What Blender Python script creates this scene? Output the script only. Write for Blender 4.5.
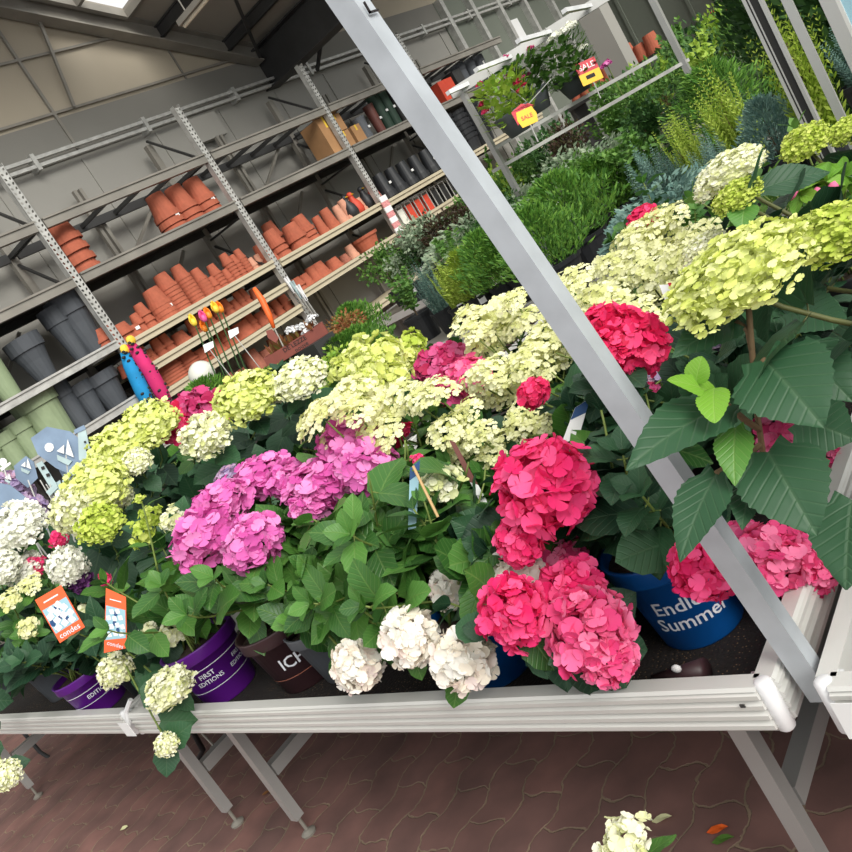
import bpy, math, random
import numpy as np
from mathutils import Vector, Matrix, noise
PI=math.pi
OW='first second third fourth fifth sixth seventh eighth ninth tenth eleventh twelfth thirteenth fourteenth fifteenth sixteenth seventeenth eighteenth nineteenth twentieth'.split()
S=bpy.context.scene
for o in list(bpy.data.objects): bpy.data.objects.remove(o)
COL=S.collection
# ---------------------------------------------------------------- camera
F=860.0; RHO=math.radians(32.0); DD=180.0; CX=426.0; H=1.55
nv=np.array([-math.sin(RHO),-math.cos(RHO)]); uv_=np.array([math.cos(RHO),-math.sin(RHO)])
def _dv(q): v=np.array([q[0],-q[1],F]); return v/np.linalg.norm(v)
RM=np.array([-_dv(nv*DD-uv_*(F*F+DD*DD)/884.0), _dv(nv*DD+uv_*884.0), -_dv(-nv*F*F/DD)])
cam=bpy.data.cameras.new('camera'); cam_o=bpy.data.objects.new('camera',cam); COL.objects.link(cam_o)
cam.sensor_width=36; cam.lens=36*F/852; cam.clip_start=.05; cam.clip_end=200
m3=Matrix([[RM[i][0],RM[i][1],-RM[i][2]] for i in range(3)])
cam_o.matrix_world=Matrix.Translation((0,0,H))@m3.to_4x4()
S.camera=cam_o
FW=Vector([RM[i][2] for i in range(3)])
def ray(x,y): return Vector(RM@np.array([x-CX,-(y-CX),F]))
def at_s(x,y,s): return Vector((0,0,H))+ray(x,y)*(s/F)
def at_z(x,y,z): r=ray(x,y); return Vector((0,0,H))+r*((z-H)/r.z)
def at_x(x,y,X): r=ray(x,y); return Vector((0,0,H))+r*(X/r.x)
def at_y(x,y,Y): r=ray(x,y); return Vector((0,0,H))+r*(Y/r.y)
# ---------------------------------------------------------------- light
w=bpy.data.worlds.new('world'); S.world=w; w.use_nodes=True
nt=w.node_tree; bg=nt.nodes['Background']
tc=nt.nodes.new('ShaderNodeTexCoord'); sep=nt.nodes.new('ShaderNodeSeparateXYZ'); rp=nt.nodes.new('ShaderNodeValToRGB')
nt.links.new(tc.outputs['Generated'],sep.inputs[0]); nt.links.new(sep.outputs['Z'],rp.inputs[0]); nt.links.new(rp.outputs[0],bg.inputs[0])
rp.color_ramp.elements[0].position=0.0; rp.color_ramp.elements[0].color=(.86,.88,.88,1)
rp.color_ramp.elements[1].position=.6; rp.color_ramp.elements[1].color=(1,.99,.96,1)
bg.inputs[1].default_value=1.0
sun=bpy.data.lights.new('sun','SUN'); so=bpy.data.objects.new('sun',sun); COL.objects.link(so)
sun.energy=3.2; sun.angle=math.radians(35); sun.color=(1,.97,.9)
so.rotation_euler=Vector((-1,.3,-.72)).to_track_quat('-Z','Y').to_euler()
S.view_settings.view_transform='Standard'; S.view_settings.look='None'; S.view_settings.gamma=1
S.view_settings.use_curve_mapping=False; S.view_settings.exposure=0.12
# ---------------------------------------------------------------- materials
MATS={}
def srgb(c): return tuple(((v/255)/12.92 if v/255<=.04045 else ((v/255+.055)/1.055)**2.4) for v in c)+(1,)
def base(name,rough=.6,metal=0):
    m=bpy.data.materials.new(name); m.use_nodes=True; n=m.node_tree; b=n.nodes['Principled BSDF']
    b.inputs['Roughness'].default_value=rough; b.inputs['Metallic'].default_value=metal; MATS[name]=m
    return m,n,b
def N(n,t,**k):
    q=n.nodes.new(t)
    for a,v in k.items(): setattr(q,a,v)
    return q
def plain(name,c,rough=.6,metal=0,var=.15,scale=6,bump=0,spec=None):
    m,n,b=base(name,rough,metal)
    t=N(n,'ShaderNodeTexCoord'); z=N(n,'ShaderNodeTexNoise'); z.inputs['Scale'].default_value=scale; z.inputs['Detail'].default_value=5
    r=N(n,'ShaderNodeValToRGB'); c=srgb(c)
    r.color_ramp.elements[0].position=.3; r.color_ramp.elements[1].position=.72
    r.color_ramp.elements[0].color=tuple(v*(1-var) for v in c[:3])+(1,); r.color_ramp.elements[1].color=tuple(min(1,v*(1+var)) for v in c[:3])+(1,)
    n.links.new(t.outputs['Object'],z.inputs[0]); n.links.new(z.outputs[0],r.inputs[0]); n.links.new(r.outputs[0],b.inputs['Base Color'])
    if bump:
        bp=N(n,'ShaderNodeBump'); bp.inputs['Strength'].default_value=bump; bp.inputs['Distance'].default_value=.01
        n.links.new(z.outputs[0],bp.inputs['Height']); n.links.new(bp.outputs[0],b.inputs['Normal'])
    if spec is not None: b.inputs['Specular IOR Level'].default_value=spec
    return m
def island(name,cols,rough=.6,trans=.18,vein=False,spec=.3,noise_s=0):
    """colour differs from one petal/leaf island to the next"""
    m,n,b=base(name,rough)
    g=N(n,'ShaderNodeNewGeometry'); r=N(n,'ShaderNodeValToRGB'); e=r.color_ramp.elements
    k=len(cols)
    for i,c in enumerate(cols):
        if i==0: e[0].position=0; e[0].color=srgb(c)
        elif i==1: e[len(e)-1].position=1; e[len(e)-1].color=srgb(cols[-1])
        if 0<i<k-1: q=e.new(i/(k-1)); q.color=srgb(c)
    n.links.new(g.outputs['Random Per Island'],r.inputs[0]); col=r.outputs[0]
    b.inputs['Specular IOR Level'].default_value=spec
    if vein:
        u=N(n,'ShaderNodeUVMap'); s=N(n,'ShaderNodeSeparateXYZ'); n.links.new(u.outputs[0],s.inputs[0])
        def M(op,a,bb=None,c=None):
            q=N(n,'ShaderNodeMath',operation=op)
            for i,v in enumerate((a,bb,c)):
                if v is None: continue
                if isinstance(v,(int,float)): q.inputs[i].default_value=v
                else: n.links.new(v,q.inputs[i])
            return q.outputs[0]
        ax=M('ABSOLUTE',M('SUBTRACT',s.outputs[0],.5))
        d=M('SUBTRACT',s.outputs[1],M('MULTIPLY',ax,.75))
        sn=M('SINE',M('MULTIPLY',d,44.0))
        v1=M('POWER',M('MAXIMUM',sn,0.0),7.0)
        mid=M('SUBTRACT',1.0,M('MULTIPLY',ax,28.0)); mid=M('MAXIMUM',mid,0.0)
        vv=M('MAXIMUM',M('MULTIPLY',v1,.55),mid)
        mx=N(n,'ShaderNodeMixRGB'); mx.blend_type='MIX'; n.links.new(M('MULTIPLY',vv,.28),mx.inputs[0]); n.links.new(col,mx.inputs[1])
        mx.inputs[2].default_value=srgb(vein if isinstance(vein,tuple) else (140,165,95)); col=mx.outputs[0]
        bp=N(n,'ShaderNodeBump'); bp.inputs['Strength'].default_value=.3; bp.inputs['Distance'].default_value=.004; bp.invert=True
        n.links.new(M('ADD',v1,mid),bp.inputs['Height']); n.links.new(bp.outputs[0],b.inputs['Normal'])
    n.links.new(col,b.inputs['Base Color'])
    if trans:
        tr=N(n,'ShaderNodeBsdfTranslucent'); ms=N(n,'ShaderNodeMixShader'); ms.inputs[0].default_value=trans
        n.links.new(col,tr.inputs[0]); n.links.new(b.outputs[0],ms.inputs[1]); n.links.new(tr.outputs[0],ms.inputs[2])
        n.links.new(ms.outputs[0],n.nodes['Material Output'].inputs[0])
    return m
M=MATS
plain('aluminium',(184,184,182),.42,.5,.1,3)
plain('brushed_post',(182,188,194),.42,.2,.12,14)
plain('galvanised',(186,186,182),.5,.25,.2,9)
plain('rail_white',(212,212,208),.42,.2,.06,4)
plain('plastic_white',(225,226,228),.5)
plain('label_white',(235,236,236),.6,0,.02)
plain('steel_grey',(138,134,126),.5,.15,.15,3)
plain('steel_dark',(60,60,60),.5,.2,.2,3)
plain('steel_black',(36,36,36),.6,.1,.2,3)
plain('beam_cream',(196,186,160),.55,0,.06,3)
plain('wall_grey',(154,152,146),.7,0,.06,.6)
plain('wall_cream',(174,164,146),.7,0,.08,.5)
plain('wall_shadow',(124,122,116),.7,0,.08,.6)  # darker wall grey, paints the shade on the eave band
plain('roof_panel',(150,144,134),.7,0,.08,.6)
plain('green_panel',(112,118,108),.6,0,.08,.6)
plain('terracotta',(172,94,70),.85,0,.12,5)
plain('terracotta_pale',(206,150,126),.85,0,.12,5)
plain('terracotta_rough',(156,96,78),.85,0,.2,5)
plain('planter_slate',(74,78,84),.7,0,.06)
plain('planter_sage',(142,158,124),.7,0,.06)
plain('pot_black',(38,40,44),.5,0,.1)
plain('pot_grey',(98,102,108),.55,0,.08)
plain('pot_purple',(96,26,138),.4,0,.06)
plain('pot_blue',(6,84,158),.4,0,.05)
plain('pot_brown',(62,40,44),.45,0,.1)
plain('cardboard',(178,134,92),.8,0,.08)
plain('rubber',(26,26,28),.5)
plain('orange',(240,104,40),.5,0,.04)
plain('orange_tag',(238,98,50),.5,0,.03)
plain('tag_cyan',(150,190,205),.5,0,.05)
plain('tag_navy',(25,70,120),.5,0,.05)
plain('tag_brown',(110,62,54),.5,0,.1)
plain('red_box',(200,70,48),.6,0,.1)
plain('sale_red',(200,30,52),.5,0,.03)
plain('sale_yellow',(250,196,20),.5,0,.03)
plain('wood_red',(128,66,56),.7,0,.15,12)
plain('ink',(30,24,24),.7)
plain('ink_white',(225,228,235),.6)
plain('stake_wood',(206,170,120),.7)
plain('metal_blue',(128,148,172),.5,.3,.15,12)
plain('metal_pale',(176,196,198),.5,.3,.1,12)
plain('tulip_orange',(248,140,40),.5); plain('tulip_yellow',(248,206,70),.5); plain('tulip_pink',(226,90,150),.5)
plain('glass_white',(222,222,212),.25)
plain('fabric_blue',(20,140,200),.8); plain('fabric_pink',(205,40,110),.8)
plain('mulch',(150,96,72),.9,0,.5,60,.8)
plain('root_soil',(70,56,48),.95,0,.5,50,1)
plain('stem_green',(110,128,60),.6,0,.2,20); plain('stem_dark',(88,92,50),.6,0,.2,20)
plain('stem_brown',(104,84,58),.8,0,.2,30)
plain('dark_void',(24,24,24),.9)
plain('pack_pink',(220,150,150),.6,0,.3,40)
plain('lamp_tube',(214,204,182),.4)
def soil():
    m,n,b=base('soil',.95)
    t=N(n,'ShaderNodeTexCoord'); v=N(n,'ShaderNodeTexVoronoi'); v.inputs['Scale'].default_value=130
    r=N(n,'ShaderNodeValToRGB'); e=r.color_ramp.elements
    e[0].position=.05; e[0].color=srgb((150,120,90)); e[1].position=.24; e[1].color=srgb((30,24,22))
    z=N(n,'ShaderNodeTexNoise'); z.inputs['Scale'].default_value=9
    r2=N(n,'ShaderNodeValToRGB'); r2.color_ramp.elements[0].position=.44; r2.color_ramp.elements[1].position=.56
    mx=N(n,'ShaderNodeMixRGB'); mx.inputs[1].default_value=srgb((32,27,26))
    n.links.new(t.outputs['Object'],v.inputs[0]); n.links.new(t.outputs['Object'],z.inputs[0]); n.links.new(v.outputs[0],r.inputs[0])
    n.links.new(z.outputs[0],r2.inputs[0]); n.links.new(r2.outputs[0],mx.inputs[0]); n.links.new(r.outputs[0],mx.inputs[2]); n.links.new(mx.outputs[0],b.inputs['Base Color'])
    bp=N(n,'ShaderNodeBump'); bp.inputs['Strength'].default_value=.6; bp.inputs['Distance'].default_value=.004
    n.links.new(v.outputs[0],bp.inputs['Height']); n.links.new(bp.outputs[0],b.inputs['Normal'])
soil()
def pavers():
    m,n,b=base('pavers',.75)
    def Mt(op,a,bb=None):
        q=N(n,'ShaderNodeMath',operation=op)
        for i,v in enumerate((a,bb)):
            if v is None: continue
            if isinstance(v,(int,float)): q.inputs[i].default_value=v
            else: n.links.new(v,q.inputs[i])
        return q.outputs[0]
    t=N(n,'ShaderNodeTexCoord'); s=N(n,'ShaderNodeSeparateXYZ'); n.links.new(t.outputs['Object'],s.inputs[0])
    nz=N(n,'ShaderNodeTexNoise'); nz.inputs['Scale'].default_value=26; nz.inputs['Detail'].default_value=6; n.links.new(t.outputs['Object'],nz.inputs[0])
    jit=Mt('MULTIPLY',Mt('SUBTRACT',nz.outputs[0],.5),.034)
    x=Mt('ADD',Mt('ADD',s.outputs[0],Mt('MULTIPLY',Mt('SINE',Mt('MULTIPLY',s.outputs[1],2*PI/.225)),.016)),jit)
    y=Mt('ADD',Mt('ADD',s.outputs[1],Mt('MULTIPLY',Mt('SINE',Mt('MULTIPLY',s.outputs[0],2*PI/.14)),.011)),jit)
    c=N(n,'ShaderNodeCombineXYZ'); n.links.new(y,c.inputs[0]); n.links.new(x,c.inputs[1])
    br=N(n,'ShaderNodeTexBrick'); n.links.new(c.outputs[0],br.inputs[0])
    br.inputs['Scale'].default_value=1; br.inputs['Brick Width'].default_value=.225; br.inputs['Row Height'].default_value=.14
    br.inputs['Mortar Size'].default_value=.0038; br.inputs['Mortar Smooth'].default_value=.4
    br.inputs['Color1'].default_value=srgb((138,102,97)); br.inputs['Color2'].default_value=srgb((120,92,89)); br.inputs['Mortar'].default_value=srgb((146,128,110))
    n2=N(n,'ShaderNodeTexNoise'); n2.inputs['Scale'].default_value=5; n2.inputs['Detail'].default_value=9; n.links.new(t.outputs['Object'],n2.inputs[0])
    r=N(n,'ShaderNodeValToRGB'); r.color_ramp.elements[0].position=.3; r.color_ramp.elements[0].color=(.6,.6,.58,1); r.color_ramp.elements[1].position=.7; r.color_ramp.elements[1].color=(1.1,1.05,1,1)
    n.links.new(n2.outputs[0],r.inputs[0])
    mx=N(n,'ShaderNodeMixRGB'); mx.blend_type='MULTIPLY'; mx.inputs[0].default_value=1
    n.links.new(br.outputs[0],mx.inputs[1]); n.links.new(r.outputs[0],mx.inputs[2]); n.links.new(mx.outputs[0],b.inputs['Base Color'])
    bp=N(n,'ShaderNodeBump'); bp.inputs['Strength'].default_value=.8; bp.inputs['Distance'].default_value=.006; bp.invert=True
    n.links.new(br.outputs['Fac'],bp.inputs['Height']); n.links.new(bp.outputs[0],b.inputs['Normal'])
pavers()
# petals
island('petal_magenta',[(206,84,166),(226,112,188),(240,152,210),(218,98,178)])
island('petal_pink',[(224,34,104),(240,58,126),(247,96,152),(234,48,114)])
island('petal_rose',[(220,60,122),(241,92,148),(246,136,178),(230,78,136)])
island('petal_red',[(200,16,70),(236,44,106),(248,90,140)])
island('petal_wine',[(176,30,80),(200,60,120),(214,110,160)])
island('petal_white',[(246,244,238),(252,250,242),(248,240,222),(248,232,228)])
island('petal_cream',[(214,220,150),(238,238,204),(246,246,228),(226,230,172)])
island('petal_lime',[(204,214,104),(218,226,134),(234,238,172),(212,222,120)])
island('petal_green',[(170,192,66),(194,210,92),(214,222,124)])
island('petal_pan',[(214,218,144),(234,234,180),(246,246,208)])
island('petal_snow',[(236,238,220),(252,252,244),(244,244,232)])
island('petal_lav',[(150,130,180),(190,170,205),(200,160,180)])
island('petal_plum',[(110,60,120),(140,80,150)])
# leaves
island('leaf_mac',[(44,86,38),(64,112,46),(90,140,60),(54,98,44)],.42,.15,(150,178,100),.4)
island('leaf_dark',[(32,62,44),(42,78,52),(54,94,60)],.5,.12,(96,124,92),.35)
island('leaf_bright',[(96,150,46),(120,172,56),(140,186,70)],.45,.25,(180,210,120),.35)
island('leaf_pan',[(46,86,38),(66,110,46),(92,134,60)],.5,.15,(140,165,95),.3)
island('needle_green',[(58,100,36),(84,132,48),(118,160,64)],.6,.2)
island('needle_gold',[(124,152,48),(156,182,64),(188,206,96)],.6,.2)
island('needle_blue',[(84,118,112),(108,140,130),(136,166,152)],.6,.15)
island('needle_dark',[(36,66,34),(50,84,40),(64,98,46)],.6,.15)
island('shrub_mid',[(62,102,44),(88,130,56),(120,160,78)],.55,.2)
island('shrub_dark',[(42,76,40),(60,98,50),(82,122,62)],.55,.15)
island('shrub_silver',[(124,148,120),(150,170,140),(176,190,162)],.6,.15)
island('shrub_purple',[(60,46,42),(80,60,46),(72,84,46)],.55,.15)
island('shrub_lime',[(146,176,60),(172,200,82),(126,170,64)],.55,.25)
island('shrub_bronze',[(140,84,56),(168,112,72),(120,120,60)],.6,.2)
# ---------------------------------------------------------------- mesh helpers
class MB:
    def __init__(s): s.v=[]; s.f=[]; s.m=[]; s.uv=[]; s.has=False
    def add(s,vs,fs,mi=0,uvs=None):
        k=len(s.v); s.v+= [tuple(q) for q in vs]
        for f in fs:
            s.f.append([i+k for i in f]); s.m.append(mi)
            if uvs: s.uv+= [uvs[i] for i in f]; s.has=True
            else: s.uv+= [(0,0)]*len(f)
    def box(s,lo,hi,mi=0):
        x0,y0,z0=lo; x1,y1,z1=hi
        s.add([(x0,y0,z0),(x1,y0,z0),(x1,y1,z0),(x0,y1,z0),(x0,y0,z1),(x1,y0,z1),(x1,y1,z1),(x0,y1,z1)],
              [(0,3,2,1),(4,5,6,7),(0,1,5,4),(1,2,6,5),(2,3,7,6),(3,0,4,7)],mi)
    def bar(s,a,b,wx,wy,mi=0,up=(0,0,1)):
        a=Vector(a); b=Vector(b); d=(b-a).normalized(); up=Vector(up)
        if abs(d.dot(up))>.95: up=Vector((1,0,0))
        x=d.cross(up).normalized(); y=x.cross(d).normalized()
        vs=[]
        for p in (a,b):
            for i,j in ((-1,-1),(1,-1),(1,1),(-1,1)): vs.append(p+x*(i*wx/2)+y*(j*wy/2))
        s.add(vs,[(3,2,1,0),(4,5,6,7),(0,1,5,4),(1,2,6,5),(2,3,7,6),(3,0,4,7)],mi)
    def tube(s,pts,rad,n=6,mi=0):
        pts=[Vector(p) for p in pts]; k=len(pts)
        if not isinstance(rad,(list,tuple)): rad=[rad]*k
        vs=[]; prev=None
        for i,p in enumerate(pts):
            d=(pts[min(i+1,k-1)]-pts[max(i-1,0)])
            d=d.normalized() if d.length>1e-9 else Vector((0,0,1))
            if prev is None: x=d.orthogonal().normalized()
            else:
                x=prev-d*prev.dot(d); x=x.normalized() if x.length>1e-6 else d.orthogonal().normalized()
            prev=x; y=d.cross(x)
            for j in range(n): a=2*PI*j/n; vs.append(p+(x*math.cos(a)+y*math.sin(a))*rad[i])
        fs=[(i*n+j,i*n+(j+1)%n,(i+1)*n+(j+1)%n,(i+1)*n+j) for i in range(k-1) for j in range(n)]
        fs+=[tuple(range(n-1,-1,-1)),tuple((k-1)*n+j for j in range(n))]
        s.add(vs,fs,mi)
    def lathe(s,prof,n=24,mi=0,c=(0,0,0)):
        vs=[];c=Vector(c)
        for r,z in prof:
            for j in range(n): a=2*PI*j/n; vs.append(c+Vector((r*math.cos(a),r*math.sin(a),z)))
        fs=[(i*n+j,i*n+(j+1)%n,(i+1)*n+(j+1)%n,(i+1)*n+j) for i in range(len(prof)-1) for j in range(n)]
        s.add(vs,fs,mi)
    def ball(s,c,r,sc=(1,1,1),n=10,mi=0):
        c=Vector(c); prof=[]
        vs=[];
        for i in range(n+1):
            t=PI*i/n
            for j in range(n*2): a=PI*j/n; vs.append(c+Vector((r*sc[0]*math.sin(t)*math.cos(a),r*sc[1]*math.sin(t)*math.sin(a),r*sc[2]*math.cos(t))))
        m_=n*2
        s.add(vs,[(i*m_+j,(i+1)*m_+j,(i+1)*m_+(j+1)%m_,i*m_+(j+1)%m_) for i in range(n) for j in range(m_)],mi)
    def mesh(s,name,mats,smooth=False):
        me=bpy.data.meshes.new(name); me.from_pydata(s.v,[],s.f)
        for q in (mats if isinstance(mats,(list,tuple)) else [mats]): me.materials.append(M[q] if isinstance(q,str) else q)
        me.polygons.foreach_set('material_index',s.m)
        if s.has:
            u=me.uv_layers.new(name='UVMap'); u.data.foreach_set('uv',[c for t in s.uv for c in t])
        if smooth: me.polygons.foreach_set('use_smooth',[True]*len(s.f))
        me.update(); return me
    def build(s,name,mats,parent=None,smooth=False,loc=None):
        return link(name,s.mesh(name,mats,smooth),parent,loc)
def link(name,me,parent=None,loc=None):
    o=bpy.data.objects.new(name,me); COL.objects.link(o)
    if parent is not None: o.parent=parent
    if loc is not None: o.location=loc
    return o
def tag(o,label=None,cat=None,group=None,kind=None):
    if label: o['label']=label
    if cat: o['category']=cat
    if group: o['group']=group
    if kind: o['kind']=kind
    return o
def thing(name,label,cat,loc=(0,0,0),rz=0,group=None):
    o=bpy.data.objects.new(name,None); o.empty_display_size=.05; COL.objects.link(o); o.location=loc; o.rotation_euler=(0,0,rz)
    return tag(o,label,cat,group)
def struct(name,mb,mat,label=None):
    o=mb.build(name,mat); o['kind']='structure'
    if label: o['label']=label
    return o
def dup(root,loc,rz=0,label=None,group=None,sc=1,rot=None):
    r=root.copy(); COL.objects.link(r); r.location=loc; r.rotation_euler=rot if rot else (0,0,rz); r.scale=(sc,)*3 if not isinstance(sc,tuple) else sc
    if label: r['label']=label
    if group: r['group']=group
    for ch in list(root.children):
        c=ch.copy(); COL.objects.link(c); c.parent=r
    return r
def text_mesh(body,size,font_bold=True,ext=.0006):
    cu=bpy.data.curves.new('lettering','FONT'); cu.body=body; cu.size=size; cu.align_x='CENTER'; cu.align_y='CENTER'; cu.resolution_u=2
    if font_bold: cu.offset=size*.012
    o=bpy.data.objects.new('lettering_tmp',cu); COL.objects.link(o)
    dg=bpy.context.evaluated_depsgraph_get(); me=bpy.data.meshes.new_from_object(o.evaluated_get(dg)); bpy.data.objects.remove(o); bpy.data.curves.remove(cu)
    return me
def text_flat(body,size,mat,parent,origin,xdir,ydir,name='lettering',off=.001):
    """flat lettering laid on a plane"""
    me=text_mesh(body,size); me.materials.clear(); me.materials.append(M[mat])
    x=Vector(xdir).normalized(); y=Vector(ydir); y=(y-x*y.dot(x)).normalized(); z=x.cross(y); o=Vector(origin)+z*off
    for v in me.vertices: v.co=o+x*v.co.x+y*v.co.y
    return link(name,me,parent)
def text_round(body,size,mat,parent,ang,z0,rfun,slope=0,name='lettering'):
    """lettering wrapped round a pot (local coords), rfun(z)=radius"""
    me=text_mesh(body,size); me.materials.clear(); me.materials.append(M[mat])
    for v in me.vertices:
        zz=z0+v.co.y+slope*v.co.x; r=rfun(zz)+.0012; a=ang+v.co.x/r
        v.co=Vector((r*math.cos(a),r*math.sin(a),zz))
    return link(name,me,parent)
# ---------------------------------------------------------------- structure
b=MB(); b.add([(-14,-3,0),(12,-3,0),(12,34,0),(-14,34,0)],[(0,1,2,3)]); struct('floor',b,'pavers','red wavy interlocking paving with sandy joints')
XW=-10.4
b=MB(); b.box((XW-.1,-3,0),(XW,24,4.66)); 
for y in np.arange(-2,24,1.35): b.box((XW,y-.02,0),(XW+.02,y+.02,4.6))
struct('wall_left',b,'wall_grey')
b=MB(); b.box((XW-.12,-3,4.66),(XW+.02,24,5.2)); struct('trim_1',b,'wall_shadow','horizontal eave band under the gable, shade painted into its colour')
# gables: ridge along X at Y=4.2, valley at Y=11.5, next ridge at 18.8
def gable(y0,y1,zr,zv,ym,nm):
    b=MB(); b.add([(XW,y0,5.2),(XW,y1,5.2),(XW,y1,zv),(XW,ym,zr),(XW,y0,zv)],[(0,1,2,3,4)]); 
    struct(nm,b,'wall_cream','pale gable wall of flat panels')
gable(-3.1,11.5,8.35,5.25,4.2,'wall_gable'); gable(11.5,26,8.35,5.25,18.8,'wall_gable.001')
b=MB()
for z in (5.27,6.05,6.9): b.bar((XW+.03,-3,z),(XW+.03,11.2,z),.03,.035)
b.bar((XW+.02,7.46,4.7),(XW+.02,7.46,6.7),.04,.05); b.bar((XW+.1,7.75,5.25),(XW+.1,8.15,6.8),.04,.04); b.bar((XW+.02,9.9,5.2),(XW+.02,9.9,5.95),.02,.03)
b.bar((XW+.02,4.6,5.2),(XW+.02,4.6,8),.04,.05)
struct('trim_2',b,'steel_grey','panel joints and posts on the gable wall')
b=MB()
for z in (4.76,4.66): b.bar((XW+.14,-3,z),(XW+.14,24,z),.05,.045)
for y in np.arange(1,24,1.9): b.box((XW,y-.03,4.6),(XW+.18,y+.03,4.82))
struct('trim_3',b,'galvanised','two grey conduit pipes along the wall')
# roof planes
XE=-6.4
def slope(y0,z0,y1,z1,nm,sk=None):
    b=MB(); t=.1
    xs=[XW-.2,XE]
    b.add([(xs[0],y0,z0),(xs[1],y0,z0),(xs[1],y1,z1),(xs[0],y1,z1),(xs[0],y0,z0+t),(xs[1],y0,z0+t),(xs[1],y1,z1+t),(xs[0],y1,z1+t)],
      [(0,1,2,3),(7,6,5,4),(0,4,5,1),(1,5,6,2),(2,6,7,3),(3,7,4,0)]); return struct(nm,b,'roof_panel')
# left slope is split round a skylight
def lerp(a,b,t): return a+(b-a)*t
zs=lambda y: 8.35-(y-4.2)*(3.05/7.3)
def patch(x0,x1,y0,y1,nm,mat='roof_panel'):
    b=MB(); t=.08
    q=[(x0,y0,zs(y0)),(x1,y0,zs(y0)),(x1,y1,zs(y1)),(x0,y1,zs(y1))]; q+=[(a,bb,c+t) for a,bb,c in q]
    b.add(q,[(0,1,2,3),(7,6,5,4),(0,4,5,1),(1,5,6,2),(2,6,7,3),(3,7,4,0)]); return struct(nm,b,mat,'sloping roof underside')
SX0,SX1,SY0,SY1=-10.1,-8.6,7.9,9.3
patch(XW-.2,SX0,4.2,11.5,'ceiling_patch'); patch(SX1,XE,4.2,11.5,'ceiling_patch.001'); patch(SX0,SX1,4.2,SY0,'ceiling_patch.002'); patch(SX0,SX1,SY1,11.5,'ceiling_patch.003')
b=MB()
for (a,c) in (((SX0,SY0),(SX1,SY0)),((SX0,SY1),(SX1,SY1)),((SX0,SY0),(SX0,SY1)),((SX1,SY0),(SX1,SY1)),((SX0,8.6),(SX1,8.6))):
    b.bar((a[0],a[1],zs(a[1])-.03),(c[0],c[1],zs(c[1])-.03),.07,.1)
struct('window_1',b,'steel_grey','skylight frame in the sloping roof')
slope(-3.1,5.3,4.2,8.35,'ceiling'); slope(11.5,5.3,18.8,8.35,'ceiling.001'); slope(18.8,8.35,26,5.3,'ceiling.002')
def ibeam(mb,a,c,wd,ht,mi=0):
    a=Vector(a); c=Vector(c); d=(c-a).normalized(); u=Vector((0,0,1)); u=(u-d*u.dot(d)).normalized()
    mb.bar(a,c,.02,ht,mi,up=u); mb.bar(a+u*ht/2,c+u*ht/2,wd,.025,mi,up=u); mb.bar(a-u*ht/2,c-u*ht/2,wd,.025,mi,up=u)
b=MB(); ibeam(b,(XW+.16,4.2,8.2),(XW+.16,11.45,5.17),.22,.26); struct('beam_1',b,'steel_grey','steel rafter down the gable')
b=MB(); ibeam(b,(XW+.16,18.8,8.2),(XW+.16,11.55,5.17),.22,.26); struct('beam_2',b,'steel_grey','steel rafter up the far gable')
b=MB(); ibeam(b,(XW,11.5,4.95),(XE,11.5,4.95),.34,.62); struct('beam_3',b,'steel_dark','deep dark steel valley beam under the roof')
b=MB()
for y in (5.6,7.0,9.8,10.9,12.2,13.6,15,16.4):
    z=(zs(y) if y<11.5 else zs(23-y))-.1; ibeam(b,(XW,y,z),(XE,y,z),.08,.16)
struct('beam_4',b,'steel_dark','roof purlins')
b=MB()
ibeam(b,(XW+.25,11.5,0),(XW+.25,11.5,4.7),.2,.2)
b.bar((XW+.3,11.7,4.75),(XW+1.6,12.9,5.75),.05,.05); b.bar((XW+.3,11.3,5.1),(XW+1.9,9.8,5.8),.05,.05); b.bar((XW+.3,12.4,4.6),(XW+2.2,11.5,5.3),.05,.05)
struct('beam_5',b,'steel_dark','dark steel column and braces at the valley beam')
# end of the building beyond the racks
b=MB(); b.box((XW,24,0),(-5.5,24.1,6.5)); 
for x in np.arange(XW,-5.4,.8): b.box((x-.04,23.94,0),(x+.04,24,6.5))
struct('wall_back',b,'green_panel')
b=MB()
for y in (17.3,18.4,19.5,20.7,22.0): b.box((XW,y-.07,0),(XW+.18,y+.07,5.2))
struct('beam_6',b,'galvanised','row of upright steel posts on the far wall')
b=MB(); b.box((XW+.01,17.2,0),(XW+.03,24,5.2)); struct('wall_panel',b,'green_panel','grey-green wall panelling past the racks')
b=MB(); b.box((XW+.03,19.6,3.75),(XW+.06,20.15,4.3)); o=struct('window_2',b,'label_white','small bright square window in the grey-green wall')
# fluorescent lamp
t=thing('strip_lamp','long fluorescent strip lamp hanging under the roof','lamp',(0,0,0))
p=at_y(181,23,7.2); 
b=MB(); b.bar((p.x,p.y,p.z),(p.x+1.6,p.y,p.z),.11,.06); b.build('lamp_housing','steel_grey',t)
b=MB(); b.tube([(p.x+.02,p.y,p.z-.05),(p.x+1.58,p.y,p.z-.05)],.022,8); b.build('lamp_tube','lamp_tube',t)
b=MB(); b.tube([(p.x+.15,p.y,p.z+.02),(p.x+.15,p.y,zs(p.y)-.01)],.008,5); b.tube([(p.x+1.4,p.y,p.z+.02),(p.x+1.4,p.y,zs(p.y)-.01)],.008,5); b.build('hanger','steel_grey',t)
# junction box on wall
b=MB(); b.box((XW+.02,9.3,4.2),(XW+.16,9.9,4.58)); tag(b.build('wall_box','wall_grey'),'square grey box fixed on the wall above the top rack beam','box')
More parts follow.
